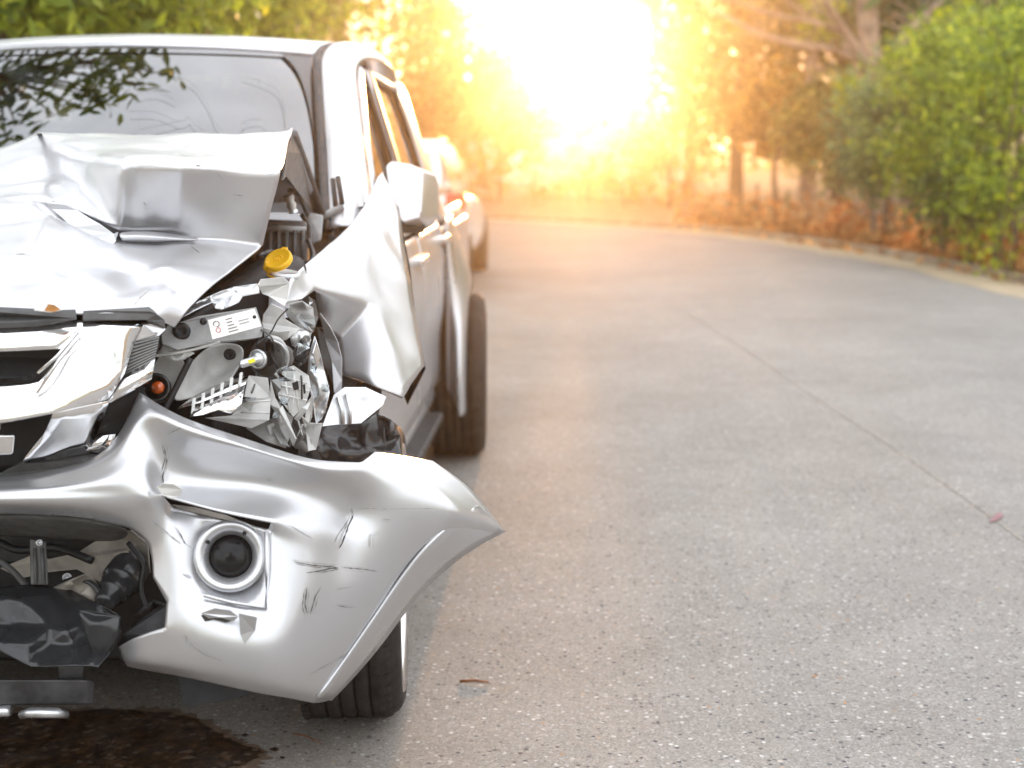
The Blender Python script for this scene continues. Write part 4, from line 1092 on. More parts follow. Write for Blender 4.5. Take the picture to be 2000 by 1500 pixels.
# ------------------------------------------------------------------ smashed front end
# ---- front fender, buckled outwards
FV = dict(t0=(738, 344, 4.28), t1=(748, 334, 4.33), a0=(722, 388, 4.08), a1=(748, 386, 4.12), a2=(774, 396, 4.20), b0=(684, 446, 3.80), b1=(730, 450, 3.84), b2=(787, 458, 4.06),
          c0=(612, 502, 3.50), c1=(700, 512, 3.62), c2=(797, 528, 3.92), d0=(566, 546, 3.24), d1=(616, 566, 3.38), d2=(722, 588, 3.57), d3=(806, 600, 3.84),
          e0=(556, 594, 3.18), e1=(590, 584, 3.26), f1=(620, 600, 3.48), f2=(636, 640, 3.50), g1=(660, 662, 3.545), g2=(744, 626, 3.57), g3=(815, 650, 3.78),
          h1=(668, 730, 3.48), h2=(730, 752, 3.42), h3=(788, 776, 3.44), h4=(827, 715, 3.70))
FF = [('t0', 'a0', 'a1', 't1'), ('t1', 'a1', 'a2'), ('a0', 'b0', 'b1', 'a1'), ('a1', 'b1', 'b2', 'a2'), ('b0', 'c0', 'c1', 'b1'), ('b1', 'c1', 'c2', 'b2'), ('c0', 'd1', 'd2', 'c1'), ('c0', 'd0', 'd1'),
      ('c1', 'd2', 'd3', 'c2'), ('d0', 'e0', 'e1', 'd1'), ('d1', 'f1', 'f2', 'g1', 'd2'), ('d2', 'g1', 'h1', 'h2', 'g2'), ('g2', 'h2', 'h3'), ('d2', 'g2', 'g3', 'd3'), ('g2', 'h3', 'h4', 'g3')]
fender = facets('front_fender', FV, FF, M_silver, car, 3, [('d1', 'd2', 0.95), ('d2', 'g1', 0.55), ('d2', 'g2', 0.9), ('g2', 'h3', 0.8), ('g2', 'h2', 0.4), ('h1', 'h2', 1), ('h2', 'h3', 1), ('h3', 'h4', 1), ('h4', 'g3', 1), ('g3', 'd3', 1), ('d3', 'c2', 1), ('c2', 'b2', 1),
       ('b2', 'a2', 1), ('a2', 't1', 1), ('t0', 'a0', 1), ('a0', 'b0', 1), ('b0', 'c0', 1), ('c0', 'd0', 1), ('d0', 'e0', 1), ('e0', 'e1', 1), ('e1', 'd1', 0.8), ('d1', 'f1', 1), ('f1', 'f2', 1), ('f2', 'g1', 0.7), ('g1', 'h1', 1), ('g3', 'd3', 1), ('b1', 'c1', 0.45), ('c1', 'd2', 0.5)], 0.003, disp=('VORONOI', 0.14, 0.013),
   corners=['t0', 't1', 'd0', 'e0', 'e1', 'h1', 'h3', 'h4', 'f1', 'a2'])
plate('torn_edge', [(646, 640, 3.48), (660, 668, 3.48), (668, 700, 3.47), (668, 742, 3.46), (666, 782, 3.44), (661, 796, 3.44), (652, 765, 3.45), (648, 706, 3.47), (634, 660, 3.49), (624, 610, 3.48)], M_silver, fender, thick=0.002)
plate('torn_edge', [(562, 594, 3.35), (580, 584, 3.36), (604, 580, 3.37), (612, 590, 3.38), (600, 600, 3.37), (606, 622, 3.38), (590, 612, 3.36), (576, 606, 3.35)], M_silver, fender, thick=0.002, jit=0.01, seed=5)
plate('inner_flange', [(604, 580, 3.42), (616, 588, 3.44), (622, 620, 3.48), (612, 650, 3.48), (596, 628, 3.46), (584, 606, 3.44)], M_mgrey, fender, thick=0.002)
plate('inner_flange', [(620, 640, 3.50), (640, 660, 3.53), (660, 690, 3.54), (668, 728, 3.54), (700, 744, 3.52), (690, 758, 3.52), (650, 750, 3.52), (636, 720, 3.52), (626, 690, 3.52)], M_dgrey, fender, thick=0.002)
plate('inner_flange', [(665, 732, 3.53), (730, 753, 3.50), (786, 777, 3.51), (788, 768, 3.56), (730, 745, 3.56), (668, 724, 3.56)], M_dgrey, fender, thick=0.002)
plate('hinge_tab', [(697, 405, 4.02), (708, 403, 4.0), (722, 412, 4.02), (716, 420, 4.03), (700, 414, 4.02)], M_zinc, fender, thick=0.004)
plate('door_gap_panel', [(776, 400, 4.22), (800, 520, 4.05), (812, 640, 3.9), (830, 720, 3.85), (795, 790, 3.9), (760, 700, 3.95)], M_black, car, thick=0.004)
# cowl and hinge area below the windscreen corner
hull('cowl_panel', [(640, 430, 4.22), (700, 420, 4.18), (716, 470, 4.1), (660, 500, 4.08), (640, 470, 4.2), (690, 380, 4.3), (664, 372, 4.3), (720, 400, 4.25)], M_dgrey, car, 0.008, 2)
grid_part('cowl_side', [[(668, 352, 4.36), (700, 350, 4.33), (722, 372, 4.30)], [(672, 395, 4.30), (704, 392, 4.27), (724, 400, 4.26)], [(676, 440, 4.24), (702, 440, 4.2), (716, 440, 4.2)], [(690, 470, 4.15), (704, 470, 4.12), (712, 470, 4.12)]], M_silver, car, 2)
for k, (a, b_) in enumerate((((650, 350), (656, 405)), ((660, 346), (668, 398)))):
    tube('wiper_arm', [W(a[0], a[1], 4.2), W(b_[0], b_[1], 4.15)], 0.008, M_black, car, 6)
tube('cowl_trim', [W(600, 432, 4.16), W(640, 420, 4.14), W(668, 402, 4.16)], 0.012, M_mgrey, car, 8)

# ---- side mirror
mir = hull('side_mirror', [(753, 322, 4.52), (764, 314, 4.55), (800, 320, 4.50), (826, 334, 4.50), (821, 426, 4.38), (788, 436, 4.38), (764, 398, 4.44), (852, 342, 4.62), (857, 360, 4.66), (858, 425, 4.62), (838, 446, 4.54), (800, 442, 4.52), (775, 322, 4.64)], M_silver, car, 0.018, 4)
hull('mirror_foot', [(780, 436, 4.44), (830, 436, 4.48), (828, 456, 4.48), (784, 455, 4.44), (776, 436, 4.56), (830, 436, 4.6), (828, 456, 4.6), (776, 456, 4.56)], M_black, mir, 0.004, 2)

# ---- bumper cover, torn open
BR = [
 [(-1100, 960, 2.85), (-500, 930, 2.66), (0, 938, 2.68), (130, 914, 2.68), (222, 884, 2.69), (272, 766, 2.73), (330, 806, 2.72), (400, 832, 2.715), (470, 852, 2.72), (530, 872, 2.735), (615, 903, 2.765), (706, 904, 2.8), (732, 883, 2.84), (792, 890, 2.9), (845, 900, 2.95)],
 [(-1100, 975, 2.83), (-500, 945, 2.63), (0, 948, 2.635), (130, 926, 2.64), (230, 897, 2.65), (276, 785, 2.68), (333, 824, 2.635), (402, 848, 2.63), (472, 868, 2.635), (532, 888, 2.65), (620, 914, 2.69), (704, 918, 2.78), (742, 912, 2.803), (815, 926, 2.84), (908, 944, 2.97)],
 [(-1100, 985, 2.83), (-500, 955, 2.62), (0, 957, 2.625), (130, 938, 2.625), (236, 915, 2.635), (284, 850, 2.665), (330, 880, 2.685), (403, 900, 2.695), (472, 912, 2.705), (535, 922, 2.715), (625, 938, 2.75), (690, 955, 2.8), (750, 950, 2.793), (858, 966, 2.84), (952, 990, 3.05)],
 [(-1100, 990, 2.82), (-500, 965, 2.6), (0, 964, 2.6), (130, 950, 2.6), (235, 936, 2.6), (285, 915, 2.625), (322, 945, 2.69), (403, 958, 2.7), (475, 955, 2.715), (540, 960, 2.73), (625, 985, 2.755), (686, 1005, 2.815), (758, 1000, 2.788), (905, 1002, 2.84), (985, 1038, 3.08)],
 [(-1100, 996, 2.82), (-500, 972, 2.6), (0, 970, 2.6), (130, 962, 2.6), (235, 960, 2.61), (285, 960, 2.6), (318, 968, 2.635), (400, 992, 2.625), (470, 1008, 2.635), (530, 1020, 2.655), (618, 1032, 2.7), (678, 1042, 2.785), (750, 1055, 2.788), (850, 1058, 2.84), (922, 1070, 3.08)],
 [(-1100, 1004, 2.82), (-500, 980, 2.6), (0, 978, 2.585), (140, 980, 2.59), (240, 988, 2.6), (295, 990, 2.615), (338, 992, 2.67), (402, 1010, 2.68), (470, 1026, 2.68), (524, 1034, 2.67), (610, 1070, 2.69), (662, 1088, 2.76), (735, 1100, 2.783), (797, 1116, 2.835), (852, 1125, 3.075)],
 [(-1100, 1020, 2.84), (-500, 1000, 2.63), (0, 1003, 2.63), (150, 1006, 2.63), (252, 1030, 2.65), (298, 1058, 2.65), (345, 1060, 2.625), (385, 1080, 2.64), (452, 1088, 2.86), (521, 1095, 2.65), (598, 1125, 2.665), (648, 1142, 2.73), (705, 1160, 2.768), (751, 1176, 2.82), (799, 1182, 3.065)],
 [(-1100, 1021, 2.84), (-500, 1001, 2.63), (0, 1004, 2.63), (150, 1007, 2.63), (253, 1031, 2.65), (300, 1128, 2.63), (326, 1176, 2.605), (372, 1164, 2.595), (450, 1176, 2.61), (520, 1192, 2.62), (578, 1198, 2.63), (625, 1212, 2.69), (668, 1226, 2.743), (704, 1241, 2.79), (747, 1256, 3.055)],
 [(-1100, 1022, 2.84), (-500, 1002, 2.63), (0, 1005, 2.63), (150, 1008, 2.63), (232, 1264, 2.68), (262, 1244, 2.61), (322, 1226, 2.59), (372, 1240, 2.565), (440, 1252, 2.565), (500, 1264, 2.575), (550, 1276, 2.595), (592, 1286, 2.645), (628, 1296, 2.708), (655, 1308, 2.755), (695, 1318, 3.04)],
 [(-1100, 1023, 2.84), (-500, 1003, 2.63), (0, 1006, 2.63), (150, 1009, 2.63), (238, 1285, 2.69), (262, 1292, 2.615), (318, 1298, 2.595), (366, 1306, 2.58), (432, 1318, 2.58), (490, 1330, 2.59), (538, 1340, 2.605), (572, 1348, 2.645), (602, 1354, 2.698), (625, 1360, 2.735), (662, 1352, 3.025)],
 [(-1100, 1024, 2.84), (-500, 1004, 2.63), (0, 1007, 2.63), (150, 1010, 2.63), (248, 1302, 2.71), (262, 1305, 2.655), (316, 1314, 2.645), (364, 1324, 2.635), (430, 1338, 2.635), (488, 1350, 2.645), (536, 1358, 2.66), (568, 1365, 2.695), (592, 1370, 2.733), (612, 1374, 2.76), (645, 1368, 3.02)],
]
holes = {(i, j) for i in range(6, 10) for j in range(0, 4)} | {(6, 4), (7, 4), (7, 5), (4, 6), (4, 7), (4, 8)}
bumper = grid_part('bumper', BR, M_silver, car, 3, holes=holes,
   row_crease={0: 1.0, 1: (0.35, 4, 10), 4: (1.0, 6, 9), 5: (1.0, 6, 9), 10: 1.0, 9: (0.3, 4, 13)},
   col_crease={13: (0.85, 1, 10), 14: 1.0, 11: (0.55, 2, 4)},
   edge_crease=[((0, 11), (0, 12), 1), ((2, 11), (3, 11), 0.9), ((3, 11), (4, 11), 0.8), ((6, 5), (7, 5), 1), ((7, 5), (7, 6), 1), ((7, 6), (8, 6), 1), ((8, 5), (8, 6), 1), ((8, 4), (8, 5), 1), ((6, 9), (7, 9), 0.9), ((5, 9), (6, 9), 0.9), ((7, 7), (7, 8), 0.9), ((7, 8), (7, 9), 0.9), ((4, 5), (5, 5), 0.5), ((3, 6), (4, 6), 0.9), ((5, 6), (6, 6), 0.7)], thick=0.0035, disp=('VORONOI', 0.22, 0.005),
   corners=[(3, 14), (0, 14), (0, 11), (0, 12), (0, 5), (10, 14), (8, 4), (8, 6), (7, 6), (6, 4), (4, 6), (4, 9), (5, 6), (5, 9), (7, 5), (10, 4)])
# chip of bare plastic hanging at the crack
plate('torn_chip', [(306, 952, 2.615), (318, 944, 2.60), (340, 946, 2.60), (356, 956, 2.605), (350, 970, 2.61), (334, 974, 2.61), (316, 966, 2.615)], M_white_pl, bumper, thick=0.002, jit=0.003, seed=2)
plate('torn_chip', [(392, 1198, 2.56), (420, 1188, 2.555), (450, 1192, 2.555), (466, 1204, 2.56), (456, 1214, 2.565), (430, 1206, 2.555), (408, 1208, 2.565)], M_silver, bumper, thick=0.002, jit=0.004, seed=4)
plate('torn_chip', [(466, 1198, 2.56), (488, 1190, 2.56), (502, 1206, 2.56), (498, 1232, 2.565), (478, 1258, 2.565), (470, 1240, 2.565)], M_silver, bumper, thick=0.002, jit=0.004, seed=8)
plate('dent_hole', [(392, 1202, 2.575), (414, 1196, 2.574), (440, 1200, 2.574), (456, 1212, 2.575), (440, 1216, 2.576), (416, 1210, 2.576), (400, 1214, 2.577)], M_crack, bumper, thick=0.001)
# ---- fog lamp
fc, fr_ = px_disc(450, 1086, 2.655, 70)
fax = (W(440, 1080, 2.4) - fc).normalized()
fog = lathe('fog_lamp', fc, fax, [(fr_ * 1.0, -0.03), (fr_ * 1.0, 0.0), (fr_ * 0.985, 0.006), (fr_ * 0.90, 0.012), (fr_ * 0.78, 0.008), (fr_ * 0.66, -0.004), (fr_ * 0.60, -0.016), (fr_ * 0.585, -0.05)], M_silver, car, 48, caps=False)
lathe('lamp_lens', fc - fax * 0.03, fax, [(fr_ * 0.63, -0.01), (fr_ * 0.62, 0.004), (fr_ * 0.45, 0.012), (fr_ * 0.2, 0.016), (0.0005, 0.017)], M_foglens, fog, 40)
lathe('lens_glint', fc - fax * 0.014 + Vector((-0.004, 0, -0.004)), fax, [(0.004, -0.008), (0.004, 0.0), (0.002, 0.0015), (0.0005, 0.002)], M_white_pl, fog, 16)  # pale dot on the lens, a glint of light made as a part
for k in range(2):
    an = 0.6 + k * 1.55; d_, u_, v_ = frame_of(fax)
    lathe('bezel_clip', fc + (u_ * math.cos(an) + v_ * math.sin(an)) * fr_ * 0.72 + fax * 0.004, fax, [(0.004, -0.004), (0.004, 0.006), (0.0005, 0.007)], M_black, fog, 8)
tube('fog_surround', [W(520, 1038, 2.652), W(521, 1110, 2.63), W(519, 1188, 2.61), W(450, 1176, 2.605), W(398, 1162, 2.595)], 0.0045, M_silver, bumper, 8)
plate('slit_brace', [(335, 985, 2.76), (380, 990, 2.76), (440, 1005, 2.76), (505, 1030, 2.76), (470, 1022, 2.75), (400, 1006, 2.74), (350, 994, 2.74)], M_dusty, bumper, thick=0.004)
# ---- scratches: thin dark scrapes lying on the bumper skin
dg = bpy.context.evaluated_depsgraph_get()
def surface_of(o):
    ev = o.evaluated_get(dg); me = ev.to_mesh(); mw = ev.matrix_world
    t = BVHTree.FromPolygons([mw @ v.co for v in me.vertices], [tuple(p.vertices) for p in me.polygons]); ev.to_mesh_clear(); return t
def scrape(tree, pts, w, m, parent, name='scratch', seed=0, lift=0.0012):
    r = random.Random(seed); v, f = [], []
    dense = []
    for i in range(len(pts) - 1):
        k = max(2, int(math.hypot(pts[i + 1][0] - pts[i][0], pts[i + 1][1] - pts[i][1]) / 6))
        for q in range(k): dense.append((pts[i][0] + (pts[i + 1][0] - pts[i][0]) * q / k, pts[i][1] + (pts[i + 1][1] - pts[i][1]) * q / k))
    dense.append(pts[-1])
    for i, (x, y) in enumerate(dense):
        a, c = dense[max(i - 1, 0)], dense[min(i + 1, len(dense) - 1)]
        L = math.hypot(c[0] - a[0], c[1] - a[1]) + 1e-6; nx, ny = -(c[1] - a[1]) / L, (c[0] - a[0]) / L
        ww = w * r.uniform(0.15, 1.0) * min(1, 0.2 + min(i, len(dense) - 1 - i) * 0.5)
        for s in (-1, 1):
            d = ray(x + nx * ww * s, y + ny * ww * s).normalized(); h = tree.ray_cast(CC, d)
            if h[0] is None: v.append(W(x, y, 2.7)); continue
            v.append(h[0] - d * lift)
        if i: f.append((2 * i - 2, 2 * i - 1, 2 * i + 1, 2 * i))
    return mesh_obj(name, v, f, m, parent, smooth=False)
bpy.context.view_layer.update(); dg = bpy.context.evaluated_depsgraph_get()
bt_ = surface_of(bumper)
M_scr = simple('scraped_dark_mark', (0.10, 0.095, 0.09), 0.7, var=0.5, scale=90)
M_scr2 = simple('faint_grey_scuff', (0.34, 0.33, 0.32), 0.7, var=0.4, scale=90)
for k, (pts, w, mm) in enumerate([
    ([(575, 1098), (610, 1104), (660, 1108), (620, 1116), (598, 1119)], 2.2, M_scr), ([(672, 1108), (710, 1112), (742, 1117)], 1.6, M_scr), ([(600, 1146), (596, 1180), (600, 1198)], 2.0, M_scr), ([(606, 1200), (616, 1165), (628, 1145)], 1.4, M_scr),
    ([(655, 1182), (675, 1186), (692, 1187)], 1.5, M_scr), ([(724, 1042), (722, 1070)], 2.0, M_scr2), ([(728, 1045), (742, 1042)], 1.4, M_scr2), ([(686, 992), (690, 1006), (680, 1030), (668, 1062), (662, 1072)], 2.6, M_scr), ([(684, 1010), (660, 1046), (650, 1066)], 1.8, M_scr2),
    ([(320, 870), (326, 900), (318, 930), (321, 958)], 1.8, M_crack), ([(328, 848), (352, 836)], 1.4, M_scr), ([(362, 1250), (400, 1280), (435, 1292)], 1.2, M_scr2), ([(360, 1240), (372, 1262), (392, 1275)], 3.0, M_scr2), ([(600, 1320), (690, 1270), (745, 1235)], 0.9, M_scr2),
    ([(570, 1028), (590, 1040), (610, 1052)], 1.6, M_scr2), ([(700, 992), (760, 994), (850, 993)], 0.9, M_scr2), ([(745, 1014), (765, 1015)], 1.2, M_scr2), ([(480, 1170), (470, 1100)], 1.0, M_scr2), ([(355, 1120), (370, 1130)], 2.6, M_scr), ([(300, 1020), (330, 1045), (352, 1062)], 2.2, M_scr2), ([(345, 1030), (360, 1060), (375, 1070)], 1.5, M_scr), ([(520, 935), (528, 940)], 1.5, M_scr), ([(660, 1150), (690, 1146)], 1.2, M_scr2)]):
    rs_ = random.Random(700 + k)
    for q in range(4):
        ox, oy = rs_.uniform(-7, 7) * (q > 0), rs_.uniform(-5, 5) * (q > 0); cut = rs_.uniform(0.4, 1.0) if q else 1.0
        pp_ = [(x + ox, y + oy) for x, y in pts[:max(2, int(round(len(pts) * cut)))]]
        scrape(bt_, pp_, w * (0.75, 0.4, 0.35, 0.3)[q], mm if q < 2 else M_scr2, bumper, seed=k * 7 + q)
li_ = [(932, 988), (880, 1016), (815, 1082), (768, 1148), (716, 1224), (668, 1292), (618, 1360)]
lo_ = [(986, 1038), (922, 1069), (852, 1124), (799, 1181), (747, 1255), (695, 1317), (646, 1367)]
rows_ = [[], [], []]
for (a_, b__), (c__, d__) in zip(li_, lo_):
    dd = ray(a_, b__).normalized(); h_ = bt_.ray_cast(CC, dd)[0] or W(a_, b__, 2.85)
    Yi = (h_ - dd * 0.001).y; rows_[0].append((a_, b__, Yi)); rows_[1].append((a_ + 3, b__ + 2, Yi - 0.006)); rows_[2].append((c__, d__, Yi + 0.13))
grid_part('arch_lip', rows_, M_silver, bumper, 2, row_crease={0: 1, 1: 0.9, 2: 1}, corners=[(0, 0), (2, 0), (0, 6), (2, 6), (1, 0)], thick=0.003)
ht_ = surface_of(hood)
for k, (pts, w, mm) in enumerate([([(378, 320), (392, 324)], 2.4, M_crack), ([(424, 338), (436, 352)], 1.6, M_scr2), ([(455, 380), (475, 383)], 1.0, M_scr), ([(280, 395), (286, 402)], 1.4, M_scr2), ([(290, 325), (298, 322)], 1.2, M_scr2), ([(260, 598), (275, 580), (293, 564)], 2.2, M_scr2), ([(60, 262), (78, 260), (86, 266)], 2.0, M_scr2), ([(100, 392), (150, 412), (190, 436)], 1.5, M_scr), ([(372, 480), (390, 494)], 1.8, M_scr), ([(30, 497), (45, 496), (60, 500)], 2.5, M_scr2), ([(520, 342), (545, 338)], 1.3, M_scr2)]):
    scrape(ht_, pts, w, mm, hood, seed=50 + k)

# ---- chrome grille
grille = facets('grille', dict(g0=(-500, 630, 2.60), g1=(0, 632, 2.63), g2=(155, 626, 2.665), g3=(280, 634, 2.71), h0=(-500, 690, 2.58), h1=(0, 686, 2.60), h2=(120, 681, 2.635), h3=(163, 643, 2.655),
   w1=(262, 670, 2.70), w2=(243, 730, 2.685), w3=(213, 780, 2.645), a0=(-500, 752, 2.60), a1=(0, 740, 2.615), a2=(68, 732, 2.635), b0=(-500, 842, 2.53), b1=(0, 826, 2.555), b2=(105, 806, 2.58), k1=(112, 690, 2.645)),
   [('g0', 'h0', 'h1', 'g1'), ('g1', 'h1', 'h2', 'h3', 'g2'), ('g2', 'h3', 'w1', 'g3'), ('h3', 'w3', 'w2', 'w1'), ('a0', 'b0', 'b1', 'a1'), ('a1', 'b1', 'b2', 'a2'), ('a2', 'b2', 'w3', 'h3', 'k1')], M_chrome, car, 2, all_crease=0.75, thick=0.004)
facets('lower_chrome', dict(b2=(105, 808, 2.582), w3=(214, 783, 2.647), d1=(174, 884, 2.70), d2=(110, 896, 2.69), d3=(40, 906, 2.66), d4=(85, 850, 2.64)), [('b2', 'd4', 'd2', 'd1', 'w3'), ('d4', 'd3', 'd2')], M_chrome, grille, 2, all_crease=0.7, thick=0.003)
facets('lower_chrome', dict(a=(-500, 845, 2.535), b=(0, 830, 2.56), c=(0, 846, 2.60), d=(-500, 862, 2.57)), [('a', 'd', 'c', 'b')], M_chrome, grille, 0, thick=0.003)
hull('badge', [(-60, 850, 2.60), (30, 848, 2.60), (26, 888, 2.61), (-60, 892, 2.61), (-60, 850, 2.64), (30, 848, 2.64), (26, 888, 2.65), (-60, 892, 2.65)], M_chrome, grille, 0.006, 2)
tube('chrome_bead', [W(165, 642, 2.645), W(118, 700, 2.622), W(72, 768, 2.60)], 0.0035, M_chrome, grille, 8)
tube('chrome_bead', [W(150, 648, 2.65), W(112, 695, 2.63), W(74, 728, 2.62)], 0.003, M_chrome, grille, 8)
plate('slot_mesh', [(-500, 688, 2.70), (135, 672, 2.72), (125, 700, 2.72), (75, 740, 2.70), (-500, 756, 2.68)], M_black, grille, thick=0.01)
plate('slot_mesh', [(-500, 840, 2.72), (105, 806, 2.74), (90, 850, 2.74), (40, 908, 2.74), (-500, 930, 2.72)], M_black, grille, thick=0.01)
plate('trim_strip', [(-500, 612, 2.60), (0, 610, 2.615), (147, 604, 2.65), (149, 622, 2.645), (70, 627, 2.625), (0, 630, 2.61), (-500, 632, 2.595)], M_dgrey, grille, thick=0.012)
plate('trim_strip', [(163, 607, 2.655), (292, 608, 2.70), (306, 613, 2.71), (322, 625, 2.73), (323, 642, 2.73), (302, 629, 2.71), (286, 625, 2.70), (162, 625, 2.65)], M_dgrey, grille, thick=0.012)
plate('chrome_tip', [(281, 634, 2.712), (306, 632, 2.725), (324, 644, 2.74), (310, 657, 2.74), (264, 668, 2.705)], M_chrome, grille, thick=0.01)
mi = plate('mesh_insert', [(263, 671, 2.71), (311, 659, 2.74), (303, 700, 2.745), (244, 731, 2.70)], M_dgrey, grille, thick=0.006)
for k in range(9):
    t = k / 8
    tube('mesh_wire', [W(263 - 19 * t, 671 + 60 * t, 2.700), W(311 - 8 * t, 659 + 41 * t, 2.733)], 0.0014, M_mgrey, grille, 4)
facets('chrome_blade', dict(a=(244, 732, 2.69), b=(303, 701, 2.735), c=(297, 737, 2.72), d=(214, 781, 2.65)), [('a', 'd', 'c', 'b')], M_chrome, grille, 0, thick=0.004)
facets('chrome_blade', dict(a=(214, 783, 2.655), b=(297, 739, 2.722), c=(284, 757, 2.74), d=(214, 793, 2.69)), [('a', 'd', 'c', 'b')], M_chrome, grille, 0, thick=0.004)
plate('side_trim', [(214, 792, 2.70), (284, 757, 2.74), (270, 800, 2.745), (238, 858, 2.74), (214, 896, 2.735), (172, 886, 2.715), (195, 835, 2.71)], M_black, grille, thick=0.008)
facets('chrome_foot', dict(a=(168, 880, 2.69), b=(192, 853, 2.70), c=(226, 848, 2.715), d=(214, 889, 2.72)), [('a', 'd', 'c', 'b')], M_chrome, grille, 0, thick=0.004)
plate('lower_trim', [(-500, 945, 2.70), (0, 925, 2.70), (40, 906, 2.69), (174, 884, 2.72), (214, 892, 2.73), (214, 898, 2.70), (130, 914, 2.70), (0, 938, 2.70), (-500, 962, 2.70)], M_dgrey, grille, thick=0.01)
mirror(grille); mirror(fender)
# bit of yellow leaf caught under the hood lip
plate('hood_chip', [(66, 606, 2.60), (76, 582, 2.615), (98, 592, 2.61), (122, 605, 2.60), (100, 610, 2.595)], M_lgrey, hood, thick=0.002, jit=0.004, seed=3)
tag(plate('dry_leaf', [(86, 607, 2.588), (94, 594, 2.592), (106, 596, 2.588), (118, 604, 2.586), (104, 609, 2.584)], M_dry, None, thick=0.0008, jit=0.003, seed=6), 'scrap of orange leaf caught in the crumpled hood above the grille', 'leaf')

# ---- engine bay
bay = hull('bay_backing', [(-1000, 620, 3.6), (640, 640, 3.6), (640, 1250, 3.5), (-1000, 1250, 3.4), (-1000, 620, 3.9), (640, 640, 3.9), (640, 1250, 3.9), (-1000, 1250, 3.9)], M_black, car, 0.01, 1)  # solid black box as backing, stands for the dark depth behind the gaps
hull('radiator', [(-900, 640, 3.02), (310, 640, 3.02), (310, 1100, 2.98), (-900, 1100, 2.98), (-900, 640, 3.10), (310, 640, 3.10), (310, 1100, 3.06), (-900, 1100, 3.06)], M_black, car, 0.005, 1)
grid_part('slam_panel', [[(330, 640, 3.12), (400, 575, 3.2), (470, 525, 3.3), (525, 492, 3.4), (600, 495, 3.45)], [(345, 640, 3.08), (410, 590, 3.14), (480, 548, 3.22), (560, 545, 3.3), (600, 540, 3.35)], [(360, 700, 3.2), (420, 660, 3.25), (500, 640, 3.3), (570, 640, 3.35), (620, 640, 3.4)]], M_black, car, 2, jitter=0.01)
bat = hull('battery_box', [(518, 428, 3.9), (600, 432, 3.9), (600, 515, 3.8), (516, 505, 3.8), (518, 428, 4.1), (604, 432, 4.1), (604, 515, 4.1), (516, 505, 4.1)], M_dgrey, car, 0.01, 2)
for k in range(5):
    x = 528 + k * 16
    tube('box_rib', [W(x, 452, 3.86), W(x - 1, 505, 3.80)], 0.006, M_dgrey, bat, 6)
tube('box_rib', [W(522, 446, 3.87), W(598, 450, 3.87)], 0.010, M_mgrey, bat, 8)
hull('fuse_box', [(600, 415, 3.98), (632, 420, 3.98), (628, 470, 3.9), (602, 480, 3.9), (600, 415, 4.1), (632, 420, 4.1), (628, 470, 4.05), (602, 480, 4.05)], M_mgrey, car, 0.006, 2)
for k, l in enumerate([[(505, 500, 3.4), (530, 492, 3.5), (548, 505, 3.55)], [(508, 512, 3.38), (530, 505, 3.45), (560, 520, 3.5)], [(602, 470, 3.8), (612, 500, 3.6), (600, 520, 3.5)], [(590, 420, 3.95), (604, 445, 3.9), (606, 480, 3.8)]]):
    tube('hose', catmull([W(*p) for p in l], 5), 0.007, M_black, car, 8)
# washer bottle with its yellow cap flipped open
nc_, nr_ = px_disc(550, 531, 3.30, 26)
bottle = lathe('washer_bottle', nc_ - Vector((0, 0, 0.10)), (0.12, -0.1, 1), [(nr_ * 1.1, 0), (nr_ * 1.1, 0.05), (nr_ * 0.95, 0.065), (nr_ * 0.95, 0.092), (nr_ * 1.08, 0.094), (nr_ * 1.08, 0.101), (nr_ * 0.9, 0.103), (nr_ * 0.85, 0.09)], M_neck, car, 36)
cc_, cr_ = px_disc(544, 508, 3.28, 28)
cax = Vector((-0.22, -0.62, 0.75)).normalized()
capo = lathe('filler_cap', cc_, cax, [(cr_ * 0.98, -0.006), (cr_ * 1.0, 0.0), (cr_ * 0.97, 0.006), (cr_ * 0.86, 0.0075), (cr_ * 0.80, 0.0055), (0.0005, 0.0055)], M_cap, bottle, 40)
d_, u_, v_ = frame_of(cax)
hull('cap_tab', [cc_ + u_ * a + v_ * b_ + cax * c_ for a in (-0.008, 0.008) for b_ in (cr_ * 0.9, cr_ * 1.22) for c_ in (-0.003, 0.003)], M_cap, bottle, 0.002, 2)
tube('cap_mark', [cc_ + u_ * (0.011 * math.cos(a)) + v_ * (0.009 * math.sin(a)) + cax * 0.006 for a in [math.pi * q / 10 for q in range(11)]], 0.0011, M_cap, bottle, 6)
for q in (-1, 0, 1): tube('cap_mark', [cc_ + u_ * (q * 0.005) + v_ * 0.002 + cax * 0.006, cc_ + u_ * (q * 0.007) - v_ * 0.009 + cax * 0.006], 0.0010, M_cap, bottle, 6)
lathe('cap_ring', nc_ + Vector((0, 0, -0.012)), (0.12, -0.1, 1), [(nr_ * 1.06, 0), (nr_ * 1.16, 0.003), (nr_ * 1.06, 0.006)], M_cap, bottle, 36, closed=True)
tube('cap_strap', [W(520, 512, 3.26), W(517, 524, 3.27), W(526, 532, 3.28)], 0.005, M_cap, bottle, 6)

